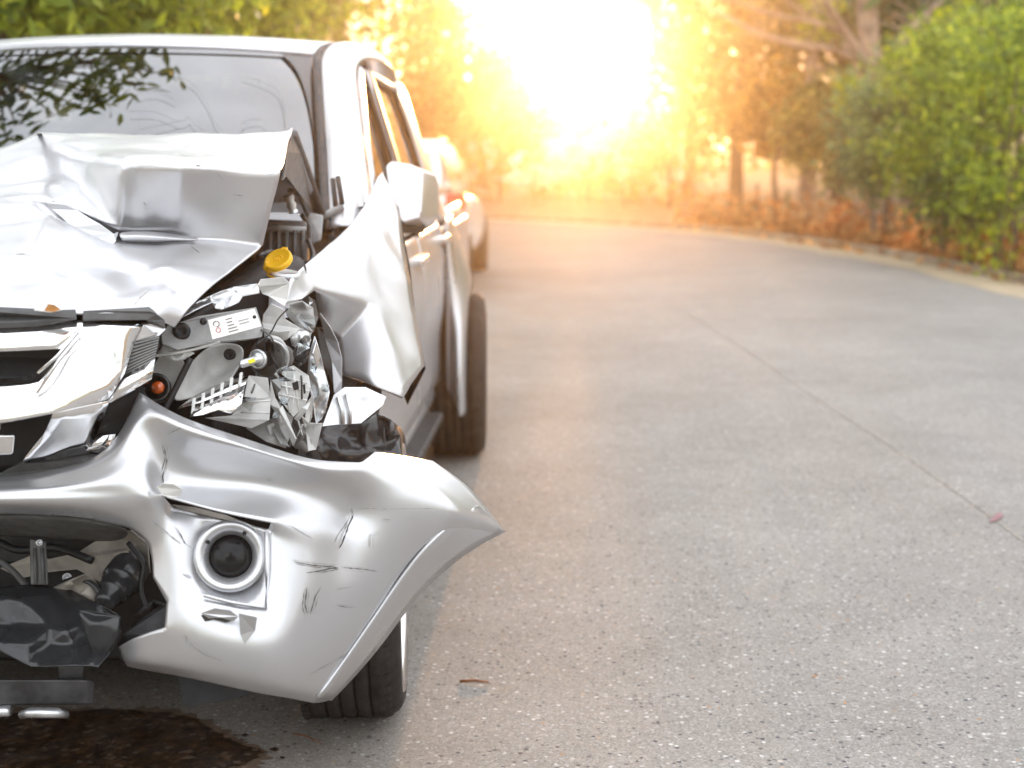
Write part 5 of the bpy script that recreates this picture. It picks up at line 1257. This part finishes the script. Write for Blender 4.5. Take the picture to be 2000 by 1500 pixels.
# ---- smashed headlight
hl = grid_part('headlight', [[(398, 684, 2.96), (424, 672, 3.00), (450, 670, 3.02), (474, 676, 3.00)], [(372, 712, 2.92), (408, 708, 3.0), (440, 704, 3.03), (476, 700, 3.0)], [(352, 745, 2.88), (388, 742, 2.97), (424, 735, 3.0), (460, 724, 2.98)], [(334, 788, 2.84), (368, 778, 2.90), (410, 762, 2.93), (448, 745, 2.92)]], M_lgrey, car, 3, thick=0.003)
def sh(name, pts, m, Y, seed=0, jit=0.012, dy=(0, 0), thick=0.0025, parent=hl): return plate(name, pts, m, parent, Y=Y, jit=jit, seed=seed, dy=dy, thick=thick)
crumple('crushed_bracket', [(353, 621), (368, 598), (409, 578), (456, 560), (503, 553), (510, 574), (474, 578), (468, 590), (432, 605), (421, 602), (415, 590), (377, 608)], M_zinc, hl, 2.99, 0.012, 6, 16, tilt=(0.0006, -0.001), sharp=0.8)
brk = sh('upper_bracket', [(315, 654), (327, 636), (391, 622), (500, 600), (514, 640), (512, 658), (485, 662), (418, 668), (377, 677), (347, 683), (318, 671)], M_mgrey, 2.90, 2, 0.004, (0.0005, -0.0006), 0.006)
lab = sh('warning_label', [(406, 625), (497, 603), (511, 637), (415, 663)], M_label, 2.885, 1, 0.0, (0.0005, -0.0006), 0.0015)
def on_label(u, v): # u along, v down
    a = (406 + (497 - 406) * u, 625 + (603 - 625) * u); c = (415 + (511 - 415) * u, 663 + (637 - 663) * u)
    x, y = a[0] + (c[0] - a[0]) * v, a[1] + (c[1] - a[1]) * v
    x0 = (406 + 497 + 511 + 415) / 4; y0 = (625 + 603 + 637 + 663) / 4
    return (x, y, 2.883 + (x - x0) * 0.0005 + (y - y0) * -0.0006)
for k, (u0, u1, v0) in enumerate([(0.36, 0.50, 0.16), (0.36, 0.48, 0.33), (0.36, 0.50, 0.50), (0.35, 0.54, 0.66), (0.35, 0.55, 0.82), (0.60, 0.82, 0.40), (0.60, 0.80, 0.56)]):
    plate('print_line', [on_label(u0, v0), on_label(u1, v0), on_label(u1, v0 + 0.05), on_label(u0, v0 + 0.05)], M_ink if k < 5 else M_mgrey, hl, thick=0.0004, bev=0)
for (u, v, rr, mm) in ((0.15, 0.30, 0.007, M_ink), (0.16, 0.62, 0.0055, M_inkred)):
    c_ = W(*on_label(u, v)); lathe('print_symbol', c_, toward_cam(c_), [(rr, 0.0), (rr, 0.0009), (rr * 0.72, 0.0009), (rr * 0.72, 0.0)], mm, hl, 20, closed=True)
c_ = W(497, 619, 2.89); lathe('label_rivet', c_, toward_cam(c_), [(0.004, -0.002), (0.004, 0.003), (0.0005, 0.004)], M_black, hl, 12)
c_, r_ = px_disc(355, 647, 2.875, 17); rb = lathe('rubber_stop', c_, toward_cam(c_), [(r_, -0.012), (r_, 0.004), (r_ * 0.85, 0.009), (r_ * 0.5, 0.010), (r_ * 0.4, 0.007), (0.0005, 0.007)], M_black, hl, 28)
c_, r_ = px_disc(397, 628, 2.89, 7); lathe('bracket_hole', c_, toward_cam(c_), [(r_, -0.002), (r_, 0.0025), (0.0005, 0.0025)], M_black, hl, 16)
sh('plastic_shard', [(503, 557), (509, 545), (553, 542), (566, 554), (561, 586), (556, 598), (523, 577), (512, 574)], M_white_pl, 3.02, 3, 0.012)
sh('plastic_shard', [(508, 546), (553, 541), (566, 554), (540, 560), (506, 560)], M_lgrey, 3.0, 31, 0.006)
sh('plastic_shard', [(529, 593), (553, 604), (557, 624), (588, 642), (561, 662), (517, 656), (512, 630), (514, 615)], M_lgrey, 3.0, 4, 0.012)
sh('plastic_shard', [(514, 640), (545, 648), (566, 646), (560, 664), (530, 668), (516, 660)], M_lgrey, 2.97, 41, 0.01)
sh('plastic_shard', [(298, 718), (327, 671), (350, 686), (362, 715), (339, 759), (318, 785), (290, 770)], M_lgrey, 2.93, 5, 0.01)
crumple('plastic_shard', [(308, 690), (322, 668), (345, 672), (362, 684), (380, 690), (362, 702), (342, 706), (326, 700)], M_white_pl, hl, 2.88, 0.01, 12, 12, sharp=0.9)
tube('snapped_strip', catmull([W(303, 695, 2.86), W(340, 690, 2.86), (W(380, 682, 2.88)), W(430, 668, 2.90)], 4), 0.0035, M_lgrey, hl, 6)
tube('wire_seal', catmull([W(372, 700, 2.86), W(350, 745, 2.85), W(335, 775, 2.84), W(322, 800, 2.83)], 4), 0.007, M_black, hl, 8)
# ribbed reflector strip
facets('reflector', dict(a=(347, 797, 2.80), b=(382, 771, 2.84), c=(420, 752, 2.87), d=(486, 732, 2.90), e=(479, 750, 2.84), f=(440, 766, 2.81), g=(388, 786, 2.79)), [('a', 'g', 'b'), ('b', 'g', 'f', 'c'), ('c', 'f', 'e', 'd')], M_chrome, hl, 1, all_crease=0.6, thick=0.002)
facets('reflector', dict(a=(371, 813, 2.765), b=(388, 787, 2.80), c=(440, 767, 2.83), d=(479, 751, 2.86), e=(472, 788, 2.825), f=(450, 809, 2.80), g=(427, 800, 2.80), h=(397, 810, 2.775)), [('a', 'h', 'g', 'c', 'b'), ('c', 'g', 'f', 'e', 'd')], M_chrome, hl, 1, all_crease=0.6, thick=0.002)
for k in range(6):
    t = k / 5; x, y = 376 + 92 * t, 792 - 50 * t
    plate('reflector_rib', [(x, y - 14, 2.80 + .05 * t), (x + 5, y - 16, 2.80 + .05 * t), (x + 1, y + 16 - 6 * t, 2.775 + .05 * t), (x - 3, y + 18 - 6 * t, 2.775 + .05 * t)], M_white_pl, hl, thick=0.004)
sh('lower_housing', [(485, 733), (523, 738), (529, 776), (526, 820), (491, 837), (444, 826), (400, 816), (452, 811), (476, 780)], M_lgrey, 2.90, 7, 0.012, (0.0002, -0.0004))
tube('moulded_rib', [W(476, 785, 2.88), W(528, 783, 2.885)], 0.002, M_lgrey, hl, 5); tube('moulded_rib', [W(470, 805, 2.87), W(527, 806, 2.875)], 0.002, M_lgrey, hl, 5)
# projector bowl
c_, r_ = px_disc(530, 700, 2.99, 40)
bowl = lathe('projector_bowl', c_, Vector((-0.45, -1, 0.05)), [(r_ * 1.0, 0.012), (r_ * 0.95, 0.018), (r_ * 0.9, 0.012), (r_ * 0.8, -0.02), (r_ * 0.55, -0.05), (r_ * 0.2, -0.06), (0.0005, -0.06)], M_dgrey, hl, 36)
solid(bowl, 0.003)
tube('bowl_rim', catmull([W(520, 659, 2.95), W(545, 664, 2.96), W(560, 690, 2.97), (W(556, 715, 2.97)), W(538, 734, 2.96)], 5), 0.0055, M_lgrey, hl, 8)
tube('bowl_rim', catmull([W(530, 664, 2.94), W(550, 674, 2.95), W(563, 698, 2.96), (W(556, 724, 2.96)), W(542, 738, 2.95)], 5), 0.003, M_zinc, hl, 8)
# LED bulb
b0, b1 = W(456, 716, 2.84), W(502, 702, 2.93)
bax = (b0 - b1).normalized()
led = lathe('led_bulb', b1, bax, [(0.013, -0.02), (0.016, -0.012), (0.016, 0.0), (0.012, 0.003), (0.009, 0.008), (0.0085, 0.06), (0.006, 0.066), (0.0005, 0.068)], M_zinc, hl, 20)
d_, u_, v_ = frame_of(bax)
side_v = (toward_cam(b0) - bax * toward_cam(b0).dot(bax)).normalized(); up_v = bax.cross(side_v)
q0 = b1 + bax * 0.036 + side_v * 0.0085
hull('led_chip', [q0 + bax * a + up_v * b_ + side_v * c_ for a in (-0.012, 0.012) for b_ in (-0.004, 0.004) for c_ in (-0.001, 0.0018)], M_yellow, hl, 0.0006, 1)
lathe('bulb_collar', b1 - bax * 0.004, bax, [(0.020, -0.005), (0.022, 0), (0.020, 0.005), (0.014, 0)], M_zinc, hl, 24, closed=True)
hull('bulb_socket', [b1 - bax * a + u_ * b_ + v_ * c_ for a in (0.01, 0.04) for b_ in (-0.017, 0.017) for c_ in (-0.017, 0.017)], M_black, hl, 0.004, 2)
for k in range(4):
    tube('lamp_wire', catmull([W(500 + 4 * k, 690, 2.95), W(506 + 5 * k, 668 - 2 * k, 2.94), W(516 + 5 * k, 676, 2.96), W(520 + 3 * k, 700, 2.99)], 4), 0.0035, M_black, hl, 6)
c_, r_ = px_disc(449, 692, 2.985, 11); lathe('housing_hole', c_, Vector((-0.1, -1, 0.1)), [(r_, -0.004), (r_, 0.006), (r_ * 0.9, 0.0065), (0.0005, 0.005)], M_black, hl, 20)
# connector and grid bracket
crumple('connector', [(572, 690), (580, 676), (596, 670), (606, 684), (600, 706), (586, 716), (576, 708)], M_gloss, hl, 2.95, 0.012, 14, 12, sharp=0.9)
gb = sh('lattice_bracket', [(541, 744), (561, 718), (573, 715), (603, 733), (607, 756), (597, 791), (573, 815), (544, 777)], M_lgrey, 2.94, 9, 0.004, (0.0002, -0.0003), 0.006)
for a, b_ in (((549, 735), (600, 748)), ((545, 752), (604, 764)), ((545, 770), (600, 782)), ((556, 728), (566, 806)), ((572, 718), (584, 802))):
    tube('lattice_rib', [W(a[0], a[1], 2.925 + (a[1] - 765) * -0.0003), W(b_[0], b_[1], 2.93 + (b_[1] - 765) * -0.0003)], 0.0022, M_white_pl, hl, 5)
sh('lattice_hole', [(570, 748), (582, 744), (584, 760), (573, 763)], M_black, 2.922, 1, 0, (0, 0), 0.001)
sh('lattice_hole', [(591, 752), (596, 750), (597, 768), (593, 770)], M_black, 2.922, 1, 0, (0, 0), 0.001)
crumple('crushed_foil', [(603, 695), (614, 655), (624, 690), (634, 724), (644, 766), (636, 806), (618, 829), (611, 783), (600, 733)], M_zinc, hl, 2.98, 0.012, 21, 13, sharp=0.9)
crumple('crushed_foil', [(566, 660), (590, 640), (608, 652), (604, 676), (588, 682), (570, 676)], M_zinc, hl, 2.99, 0.012, 22, 12, sharp=0.9)
sh('plastic_shard', [(556, 600), (575, 604), (596, 628), (610, 648), (600, 652), (575, 632), (560, 618)], M_mgrey, 3.02, 10, 0.012)
rs = random.Random(5)
for k, pts in enumerate([[(529, 741), (538, 777), (548, 800), (540, 812), (527, 790)], [(538, 777), (561, 806), (573, 815), (561, 862), (546, 835)], [(523, 821), (540, 815), (556, 858), (566, 872), (548, 866)], [(561, 806), (600, 812), (584, 850), (566, 874)], [(545, 800), (552, 792), (578, 858), (572, 872)],
                         [(598, 790), (612, 770), (610, 815), (596, 836)], [(588, 812), (605, 827), (629, 827), (617, 878), (602, 881), (597, 841)], [(612, 690), (618, 668), (626, 704), (620, 716)], [(480, 836), (526, 822), (548, 850), (560, 876), (520, 862)], [(504, 668), (520, 662), (514, 700), (508, 704)], [(574, 818), (590, 796), (606, 784), (600, 800), (582, 824)], [(530, 742), (546, 738), (548, 760), (540, 774)]]):
    sh('splintered_plastic', pts, (M_lgrey, M_mgrey, M_mgrey, M_dgrey, M_white_pl, M_lgrey, M_lgrey, M_zinc, M_mgrey, M_dgrey, M_white_pl, M_mgrey)[k], (2.92, 2.93, 2.92, 2.95, 2.90, 2.93, 2.93, 2.95, 2.93, 2.96, 2.91, 2.93)[k], 60 + k, 0.02)
for k in range(9):
    x, y = rs.uniform(530, 625), rs.uniform(735, 860); a = rs.uniform(1.0, 2.2); L = rs.uniform(14, 34); w = rs.uniform(2, 5)
    sh('splinter', [(x, y), (x + w, y + 2), (x + math.cos(a) * L, y + math.sin(a) * L)], rs.choice((M_lgrey, M_white_pl, M_mgrey, M_zinc)), 2.89, 90 + k, 0.02, thick=0.0015)
for k in range(9):
    x, y = rs.uniform(480, 640), rs.uniform(600, 850); n_ = rs.choice((3, 4, 5)); R_ = rs.uniform(9, 22); a0_ = rs.uniform(0, 6)
    sh('clear_shard', [(x + math.cos(a0_ + q * 6.283 / n_) * R_ * rs.uniform(0.5, 1.2), y + math.sin(a0_ + q * 6.283 / n_) * R_ * rs.uniform(0.5, 1.2)) for q in range(n_)], M_clear, 2.87, 140 + k, 0.025, thick=0.0025)
for k in range(5):
    x, y = rs.uniform(490, 590), rs.uniform(600, 720)
    pts = [W(x, y, 2.96)]
    for q in range(3): x += rs.uniform(-28, 28); y += rs.uniform(6, 38); pts.append(W(x, y, 2.95 + rs.uniform(-0.05, 0.03)))
    tube('lamp_wire', catmull(pts, 5), rs.uniform(0.0016, 0.003), rs.choice((M_black, M_black, M_dgrey, M_zinc)), hl, 6)
crumple('torn_bracket', [(560, 840), (590, 820), (620, 836), (622, 870), (600, 884), (575, 876)], M_mgrey, hl, 2.97, 0.02, 77, 13, sharp=0.9)
crumple('torn_bracket', [(566, 596), (590, 588), (612, 600), (616, 640), (600, 660), (580, 640), (566, 620)], M_mgrey, hl, 3.03, 0.02, 78, 12, sharp=0.9)
crumple('torn_bracket', [(520, 830), (548, 822), (566, 848), (560, 870), (530, 858)], M_lgrey, hl, 2.94, 0.015, 79, 12, sharp=0.9)
pm = sh('mounting_plate', [(629, 833), (652, 771), (673, 756), (714, 756), (755, 775), (749, 791), (705, 827), (655, 830)], M_zinc, 3.02, 11, 0.004, (0.0004, -0.0003), 0.004)
c_, r_ = px_disc(703, 786, 3.035, 19); lathe('embossed_ring', c_, toward_cam(c_), [(r_, -0.004), (r_ * 0.95, 0.004), (r_ * 0.75, 0.004), (r_ * 0.7, 0.0), (r_ * 0.3, 0.001), (r_ * 0.25, -0.003), (0.0005, -0.003)], M_zinc, hl, 28)
tube('pressed_rib', [W(660, 775, 3.0), W(668, 800, 2.995), W(670, 828, 2.99)], 0.005, M_zinc, hl, 6); tube('pressed_rib', [W(676, 770, 3.01), W(684, 800, 3.0), W(684, 828, 2.995)], 0.004, M_zinc, hl, 6)
# amber side bulb
c_, r_ = px_disc(304, 757, 2.84, 25)
sock = lathe('bulb_socket', c_, toward_cam(c_) + Vector((-0.1, 0, 0.05)), [(r_ * 1.15, -0.02), (r_ * 1.15, 0.0), (r_ * 0.95, 0.004), (r_ * 0.85, -0.004), (r_ * 0.8, -0.02), (0.0005, -0.022)], M_gloss, hl, 28)
lathe('amber_bulb', W(308, 757, 2.83), toward_cam(c_), [(0.010, -0.02), (0.0135, -0.008), (0.014, 0.0), (0.011, 0.009), (0.005, 0.0135), (0.0005, 0.0145)], M_amber, hl, 24)

# ---- lower opening: crash bar, brackets, hook and crushed undertray
for k, l in enumerate([[(0, 1060, 2.95), (40, 1075, 2.93), (110, 1070, 2.92), (180, 1095, 2.9)], [(100, 1150, 2.85), (150, 1130, 2.84), (190, 1150, 2.82), (200, 1190, 2.8)], [(0, 1095, 2.9), (30, 1120, 2.88), (55, 1150, 2.84)], [(250, 1060, 2.9), (280, 1100, 2.88), (275, 1150, 2.86), (290, 1200, 2.84)], [(240, 1290, 2.86), (280, 1250, 2.84), (330, 1215, 2.82)]]):
    tube('hose', catmull([W(*p) for p in l], 5), (0.009, 0.006, 0.007, 0.006, 0.010)[k], (M_black, M_gloss, M_dgrey, M_black, M_black)[k], car, 8)
crumple('torn_liner', [(232, 1262), (262, 1200), (300, 1170), (332, 1186), (336, 1230), (300, 1244), (262, 1256)], M_black, car, 2.80, 0.03, 55, 20, sharp=0.9)
crumple('torn_liner', [(100, 1150), (170, 1120), (200, 1150), (190, 1180), (140, 1165)], M_dusty, car, 2.83, 0.02, 56, 18, sharp=0.9)
low = hull('crash_bar', [(-600, 1326, 2.72), (170, 1326, 2.74), (184, 1332, 2.76), (184, 1374, 2.76), (170, 1376, 2.74), (-600, 1388, 2.72), (-600, 1326, 2.80), (184, 1330, 2.82), (184, 1374, 2.82), (-600, 1388, 2.80)], M_beam, car, 0.006, 2)
tube('bar_tube', [W(42, 1396, 2.72), W(60, 1392, 2.70), W(112, 1392, 2.70), W(130, 1396, 2.72)], [0.008, 0.011, 0.011, 0.008], M_zinc, low, 12)
tube('bar_tube', [W(-40, 1392, 2.74), W(20, 1388, 2.73)], 0.012, M_zinc, low, 12)
hull('bar_bracket', [(112, 1300, 2.76), (165, 1300, 2.76), (160, 1330, 2.76), (115, 1330, 2.76), (112, 1300, 2.80), (165, 1300, 2.80), (160, 1330, 2.80), (115, 1330, 2.80)], M_beam, low, 0.004, 2)
crumple('crushed_undertray', [(-420, 1160), (-200, 1150), (0, 1146), (70, 1140), (140, 1152), (190, 1178), (238, 1206), (234, 1236), (214, 1276), (192, 1302), (180, 1300), (60, 1302), (0, 1272), (-200, 1290), (-420, 1280)], M_gloss, car, 2.72, 0.03, 33, 36, tilt=(0.0, -0.0013), sharp=1.0, sub=2)
crumple('crushed_undertray', [(150, 1190), (236, 1204), (232, 1240), (196, 1300), (184, 1290), (170, 1250)], M_gloss, car, 2.66, 0.015, 36, 26, sharp=0.9, sub=2)
plate('dusty_bracket', [(0, 1110, 2.98), (60, 1085, 2.97), (95, 1092, 2.96), (150, 1080, 2.95), (200, 1048, 2.95), (255, 1036, 2.93), (288, 1062, 2.92), (292, 1120, 2.92), (262, 1155, 2.93), (200, 1140, 2.94), (150, 1112, 2.95), (95, 1118, 2.96), (40, 1130, 2.97)], M_dusty, car, thick=0.006)
plate('dusty_bracket', [(186, 1086, 2.90), (250, 1075, 2.89), (266, 1120, 2.89), (196, 1135, 2.90)], M_dusty, car, thick=0.004)
strut = hull('strut', [(58, 1052, 2.82), (90, 1058, 2.82), (94, 1142, 2.80), (60, 1142, 2.80), (58, 1052, 2.85), (90, 1058, 2.85), (94, 1142, 2.83), (60, 1142, 2.83)], M_dgrey, car, 0.003, 2)
tube('strut_rib', [W(68, 1070, 2.815), W(70, 1140, 2.795)], 0.004, M_dgrey, strut, 6); tube('strut_rib', [W(82, 1070, 2.815), W(85, 1140, 2.795)], 0.004, M_dgrey, strut, 6)
c_, r_ = px_disc(77, 1060, 2.815, 7); lathe('bolt', c_, toward_cam(c_), [(r_, -0.004), (r_, 0.004), (r_ * 0.6, 0.005), (r_ * 0.6, 0.002), (0.0005, 0.002)], M_zinc, strut, 12)
c_, r_ = px_disc(232, 1140, 2.86, 38)
hook = lathe('tow_hook', c_, Vector((-0.25, -1, -0.45)), [(r_ * 1.0, -0.06), (r_ * 1.02, -0.01), (r_ * 0.95, 0.0), (r_ * 0.85, 0.002), (r_ * 0.8, 0.03), (r_ * 0.78, 0.034), (r_ * 0.6, 0.038), (r_ * 0.58, 0.06), (r_ * 0.4, 0.068), (0.0005, 0.07)], M_gloss, car, 32)
c_, r_ = px_disc(131, 1128, 2.93, 9); lathe('bracket_bolt', c_, toward_cam(c_), [(r_, -0.004), (r_, 0.003), (r_ * 0.6, 0.003), (r_ * 0.55, -0.002), (0.0005, -0.002)], M_zinc, car, 16)
grid_part('opening_lip', [[(-600, 1004, 2.66), (0, 1006, 2.66), (150, 1010, 2.66), (250, 1032, 2.68)], [(-600, 1030, 2.74), (0, 1034, 2.74), (150, 1040, 2.74), (252, 1046, 2.74)], [(-600, 1045, 2.84), (0, 1044, 2.84), (120, 1054, 2.84), (230, 1060, 2.84)]], M_dgrey, car, 2)
plate('grille_duct', [(0, 962, 2.72), (40, 950, 2.72), (66, 952, 2.72), (66, 972, 2.70), (0, 976, 2.70)], M_black, car, thick=0.01)
hull('opening_backing', [(-700, 1040, 3.0), (330, 1050, 3.0), (340, 1290, 3.0), (-700, 1290, 3.0), (-700, 1040, 3.1), (330, 1050, 3.1), (340, 1290, 3.1), (-700, 1290, 3.1)], M_black, car, 0.01, 1)  # black backing that stands for the darkness inside the lower opening
plate('splash_guard', [(348, 1320, 2.95), (460, 1330, 2.95), (520, 1350, 2.95), (436, 1368, 2.93), (372, 1384, 2.92), (356, 1374, 2.92)], M_black, car, thick=0.006)
plate('bumper_edge_brace', [(228, 1262, 2.70), (240, 1240, 2.72), (300, 1190, 2.76), (330, 1180, 2.76), (330, 1240, 2.72), (262, 1252, 2.70), (252, 1300, 2.73), (236, 1290, 2.72)], M_black, car, thick=0.004)
# ------------------------------------------------------------------ white car parked behind
wx, wy = -1.92, 13.0
wc = empty('parked_white_car', (wx, wy + 2.0, 0.0))
tag(wc, 'white hatchback parked behind the crashed car, red tail lamp showing', 'car')
M_wpaint = simple('white_car_paint', (0.78, 0.77, 0.75), 0.25, var=0.05, coat=0.6)
def wcp(dx, dy, z): return Vector((wx + dx, wy + dy, z))
def xsec(dy, prof): return [wcp(s * x, dy, z) for s, x, z in [(-1, x, z) for x, z in prof] + [(1, x, z) for x, z in reversed(prof)]]
secs = [(-0.02, [(0.60, 0.28), (0.78, 0.36), (0.82, 0.60), (0.80, 0.86), (0.74, 0.95)]), (0.10, [(0.66, 0.25), (0.84, 0.36), (0.88, 0.62), (0.86, 0.90), (0.78, 1.00)]),
        (0.9, [(0.70, 0.22), (0.87, 0.32), (0.90, 0.62), (0.87, 0.92), (0.76, 0.98)]), (2.4, [(0.70, 0.22), (0.87, 0.32), (0.90, 0.62), (0.86, 0.88), (0.74, 0.93)]),
        (3.3, [(0.70, 0.22), (0.86, 0.32), (0.88, 0.60), (0.82, 0.80), (0.70, 0.86)]), (4.05, [(0.60, 0.24), (0.76, 0.34), (0.80, 0.52), (0.72, 0.68), (0.60, 0.72)])]
v, f = [], []
for dy, pr in secs: v += xsec(dy, pr)
k = 10
for i in range(len(secs) - 1):
    for j in range(k - 1): f.append((i * k + j, i * k + j + 1, (i + 1) * k + j + 1, (i + 1) * k + j))
    f.append((i * k + k - 1, i * k, (i + 1) * k, (i + 1) * k + k - 1))
f += [tuple(reversed(range(k))), tuple((len(secs) - 1) * k + j for j in range(k))]
body = subsurf(mesh_obj('body', v, f, M_wpaint, wc), 2)
gh = [(0.10, 0.97, 0.72), (0.42, 1.40, 0.60), (0.60, 1.46, 0.58), (1.2, 1.49, 0.59), (2.0, 1.46, 0.58), (2.85, 0.96, 0.70)]
v, f = [], []
for dy, z, hw in gh: v += [wcp(-hw, dy, z), wcp(-hw * 0.55, dy - 0.02, z + 0.018), wcp(hw * 0.55, dy - 0.02, z + 0.018), wcp(hw, dy, z)]
for i in range(len(gh) - 1):
    for j in range(3): f.append((i * 4 + j, i * 4 + j + 1, i * 4 + j + 5, i * 4 + j + 4))
cabin = solid(subsurf(mesh_obj('roof', v, f, M_wpaint, wc), 2), 0.03)
mesh_obj('rear_window', [wcp(-0.62, 0.085, 1.01), wcp(0.62, 0.085, 1.01), wcp(0.52, 0.36, 1.36), wcp(-0.52, 0.36, 1.36)], [(0, 1, 2, 3)], M_lens, wc, smooth=False)
for s in (-1, 1):
    mesh_obj('side_window', [wcp(s * 0.745, 0.35, 0.99), wcp(s * 0.745, 2.6, 0.97), wcp(s * 0.60, 2.0, 1.42), wcp(s * 0.605, 0.62, 1.42)], [(0, 1, 2, 3)], M_lens, wc, smooth=False)
    hull('tail_lamp', [wcp(s * a, b_, c_) for a, b_, c_ in ((0.70, -0.01, 0.99), (0.86, 0.10, 1.00), (0.885, 0.26, 0.98), (0.89, 0.22, 0.84), (0.86, 0.06, 0.80), (0.72, -0.03, 0.84), (0.72, 0.2, 0.9))], M_red, wc, 0.02, 2)
    for dy in (0.72, 3.22):
        wl = lathe('wheel', wcp(s * 0.89, dy, 0.30), (-s, 0, 0), [(0.16, 0.02), (0.20, 0.0), (0.28, 0.005), (0.30, 0.03), (0.30, 0.17), (0.27, 0.195), (0.16, 0.19)], M_tyre, wc, 36, closed=True)
        lathe('rim', wcp(s * 0.89, dy, 0.30), (-s, 0, 0), [(0.165, 0.02), (0.18, 0.01), (0.15, 0.03), (0.05, 0.035), (0.0005, 0.03)], M_rim, wl, 28)
hull('rear_bumper', [wcp(a, b_, c_) for a in (-0.80, 0.80) for b_, c_ in ((-0.07, 0.36), (-0.07, 0.56), (0.1, 0.58), (0.1, 0.34))], M_wpaint, wc, 0.03, 3)
hull('number_plate', [wcp(a, b_, c_) for a in (-0.24, 0.24) for b_, c_ in ((-0.075, 0.64), (-0.06, 0.64), (-0.075, 0.76), (-0.03, 0.76))], M_white, wc, 0.005, 1)
# ------------------------------------------------------------------ branch hanging over the car, mirrored in the windscreen
rng = np.random.default_rng(123)
lt = empty('overhanging_branch_tree', (-4.3, 7.0, 0.0))
tag(lt, 'tree left of the crashed car whose leafy branch is reflected in its windscreen', 'tree', 'trees behind the parked cars')
def reflect_at(px, py, L):
    s, t = ws_at(px, py); p = ws_point(s, t, 0)
    du = ws_point(s + 0.02, t, 0) - ws_point(s - 0.02, t, 0); dv = ws_point(s, min(1, t + 0.02), 0) - ws_point(s, max(0, t - 0.02), 0)
    nn = du.cross(dv).normalized()
    if nn.y > 0: nn = -nn
    d = ray(px, py).normalized(); r_ = d - nn * 2 * d.dot(nn)
    return p + r_ * L
spots = [(15, 125, 22), (40, 160, 22), (20, 200, 22), (35, 240, 18), (75, 180, 18), (80, 140, 22), (60, 120, 22), (120, 130, 22), (150, 165, 20), (165, 190, 15), (185, 140, 20), (200, 175, 18), (225, 125, 18), (225, 155, 18), (255, 135, 16), (262, 165, 13), (290, 142, 12), (320, 150, 8), (100, 215, 10), (215, 195, 10), (140, 200, 9), (-60, 150, 30), (-60, 210, 30), (-140, 170, 30), (10, 260, 12)]
V, F, ends = [], [], []
def lance(c, d, w, L):
    """lance-shaped leaf blade, folded along the midrib"""
    d = d.normalized(); w = (w - d * w.dot(d)).normalized(); nn = d.cross(w)
    o = len(V); hw = L * 0.17
    V.extend([c, c + d * L * 0.25 + w * hw * 0.8 + nn * hw * 0.25, c + d * L * 0.55 + w * hw + nn * hw * 0.3, c + d * L, c + d * L * 0.55 - w * hw + nn * hw * 0.3, c + d * L * 0.25 - w * hw * 0.8 + nn * hw * 0.25, c + d * L * 0.5])
    F.extend([(o, o + 1, o + 6), (o + 1, o + 2, o + 6), (o + 2, o + 3, o + 6), (o, o + 6, o + 5), (o + 6, o + 4, o + 5), (o + 6, o + 3, o + 4)])
for px, py, nl in spots:
    c = reflect_at(px, py, 2.1 + rng.uniform(-0.25, 0.25)); ends.append(c)
    for q in range(nl):
        p = c + Vector(tuple(rng.normal(size=3))) * 0.075
        d = Vector(tuple(rng.normal(size=3) * np.array([1, 1, 0.6]))) + Vector((0.5, 0.0, -0.35))
        lance(p, d, Vector(tuple(rng.normal(size=3))), rng.uniform(0.11, 0.18))
mesh_obj('crown', V, F, L_dark, lt, smooth=False)
V, F = [], []
stem = catmull([(-4.3, 7.0, -0.1), (-4.25, 6.95, 1.6), (-3.9, 6.7, 3.0), (-3.4, 6.4, 3.6)], 6)
addt(stem, [0.13 - 0.06 * i / (len(stem) - 1) for i in range(len(stem))], 10)
for c in ends:
    a = Vector((-3.4, 6.4, 3.6)); m_ = a.lerp(c, 0.5) + Vector((0, 0, 0.12))
    addt(catmull([a, m_, c], 4), [0.03, 0.027, 0.022, 0.018, 0.014, 0.011, 0.008, 0.006, 0.004], 6)
mesh_obj('trunk', V, F, M_bark2, lt)
# ------------------------------------------------------------------ haze volume added to give the glow around the sun
bv = [(x, y, z) for x in (-151, 151) for y in (-151, 151) for z in (-1.1, 9.6)]
bf = [(0, 1, 3, 2), (4, 6, 7, 5), (0, 4, 5, 1), (2, 3, 7, 6), (0, 2, 6, 4), (1, 5, 7, 3)]
mh = bpy.data.materials.new('haze'); mh.use_nodes = True
hn = mh.node_tree; hn.nodes.clear()
ho = hn.nodes.new('ShaderNodeOutputMaterial'); pv = hn.nodes.new('ShaderNodeVolumePrincipled')
pv.inputs['Color'].default_value = (1.0, 0.93, 0.84, 1); pv.inputs['Density'].default_value = 0.0036
pv.inputs['Anisotropy'].default_value = 0.91
hn.links.new(pv.outputs['Volume'], ho.inputs['Volume'])
haze = mesh_obj('haze', bv, bf, mh, smooth=False); tag(haze, 'added haze giving a warm glow towards the sun', 'haze', kind='stuff')
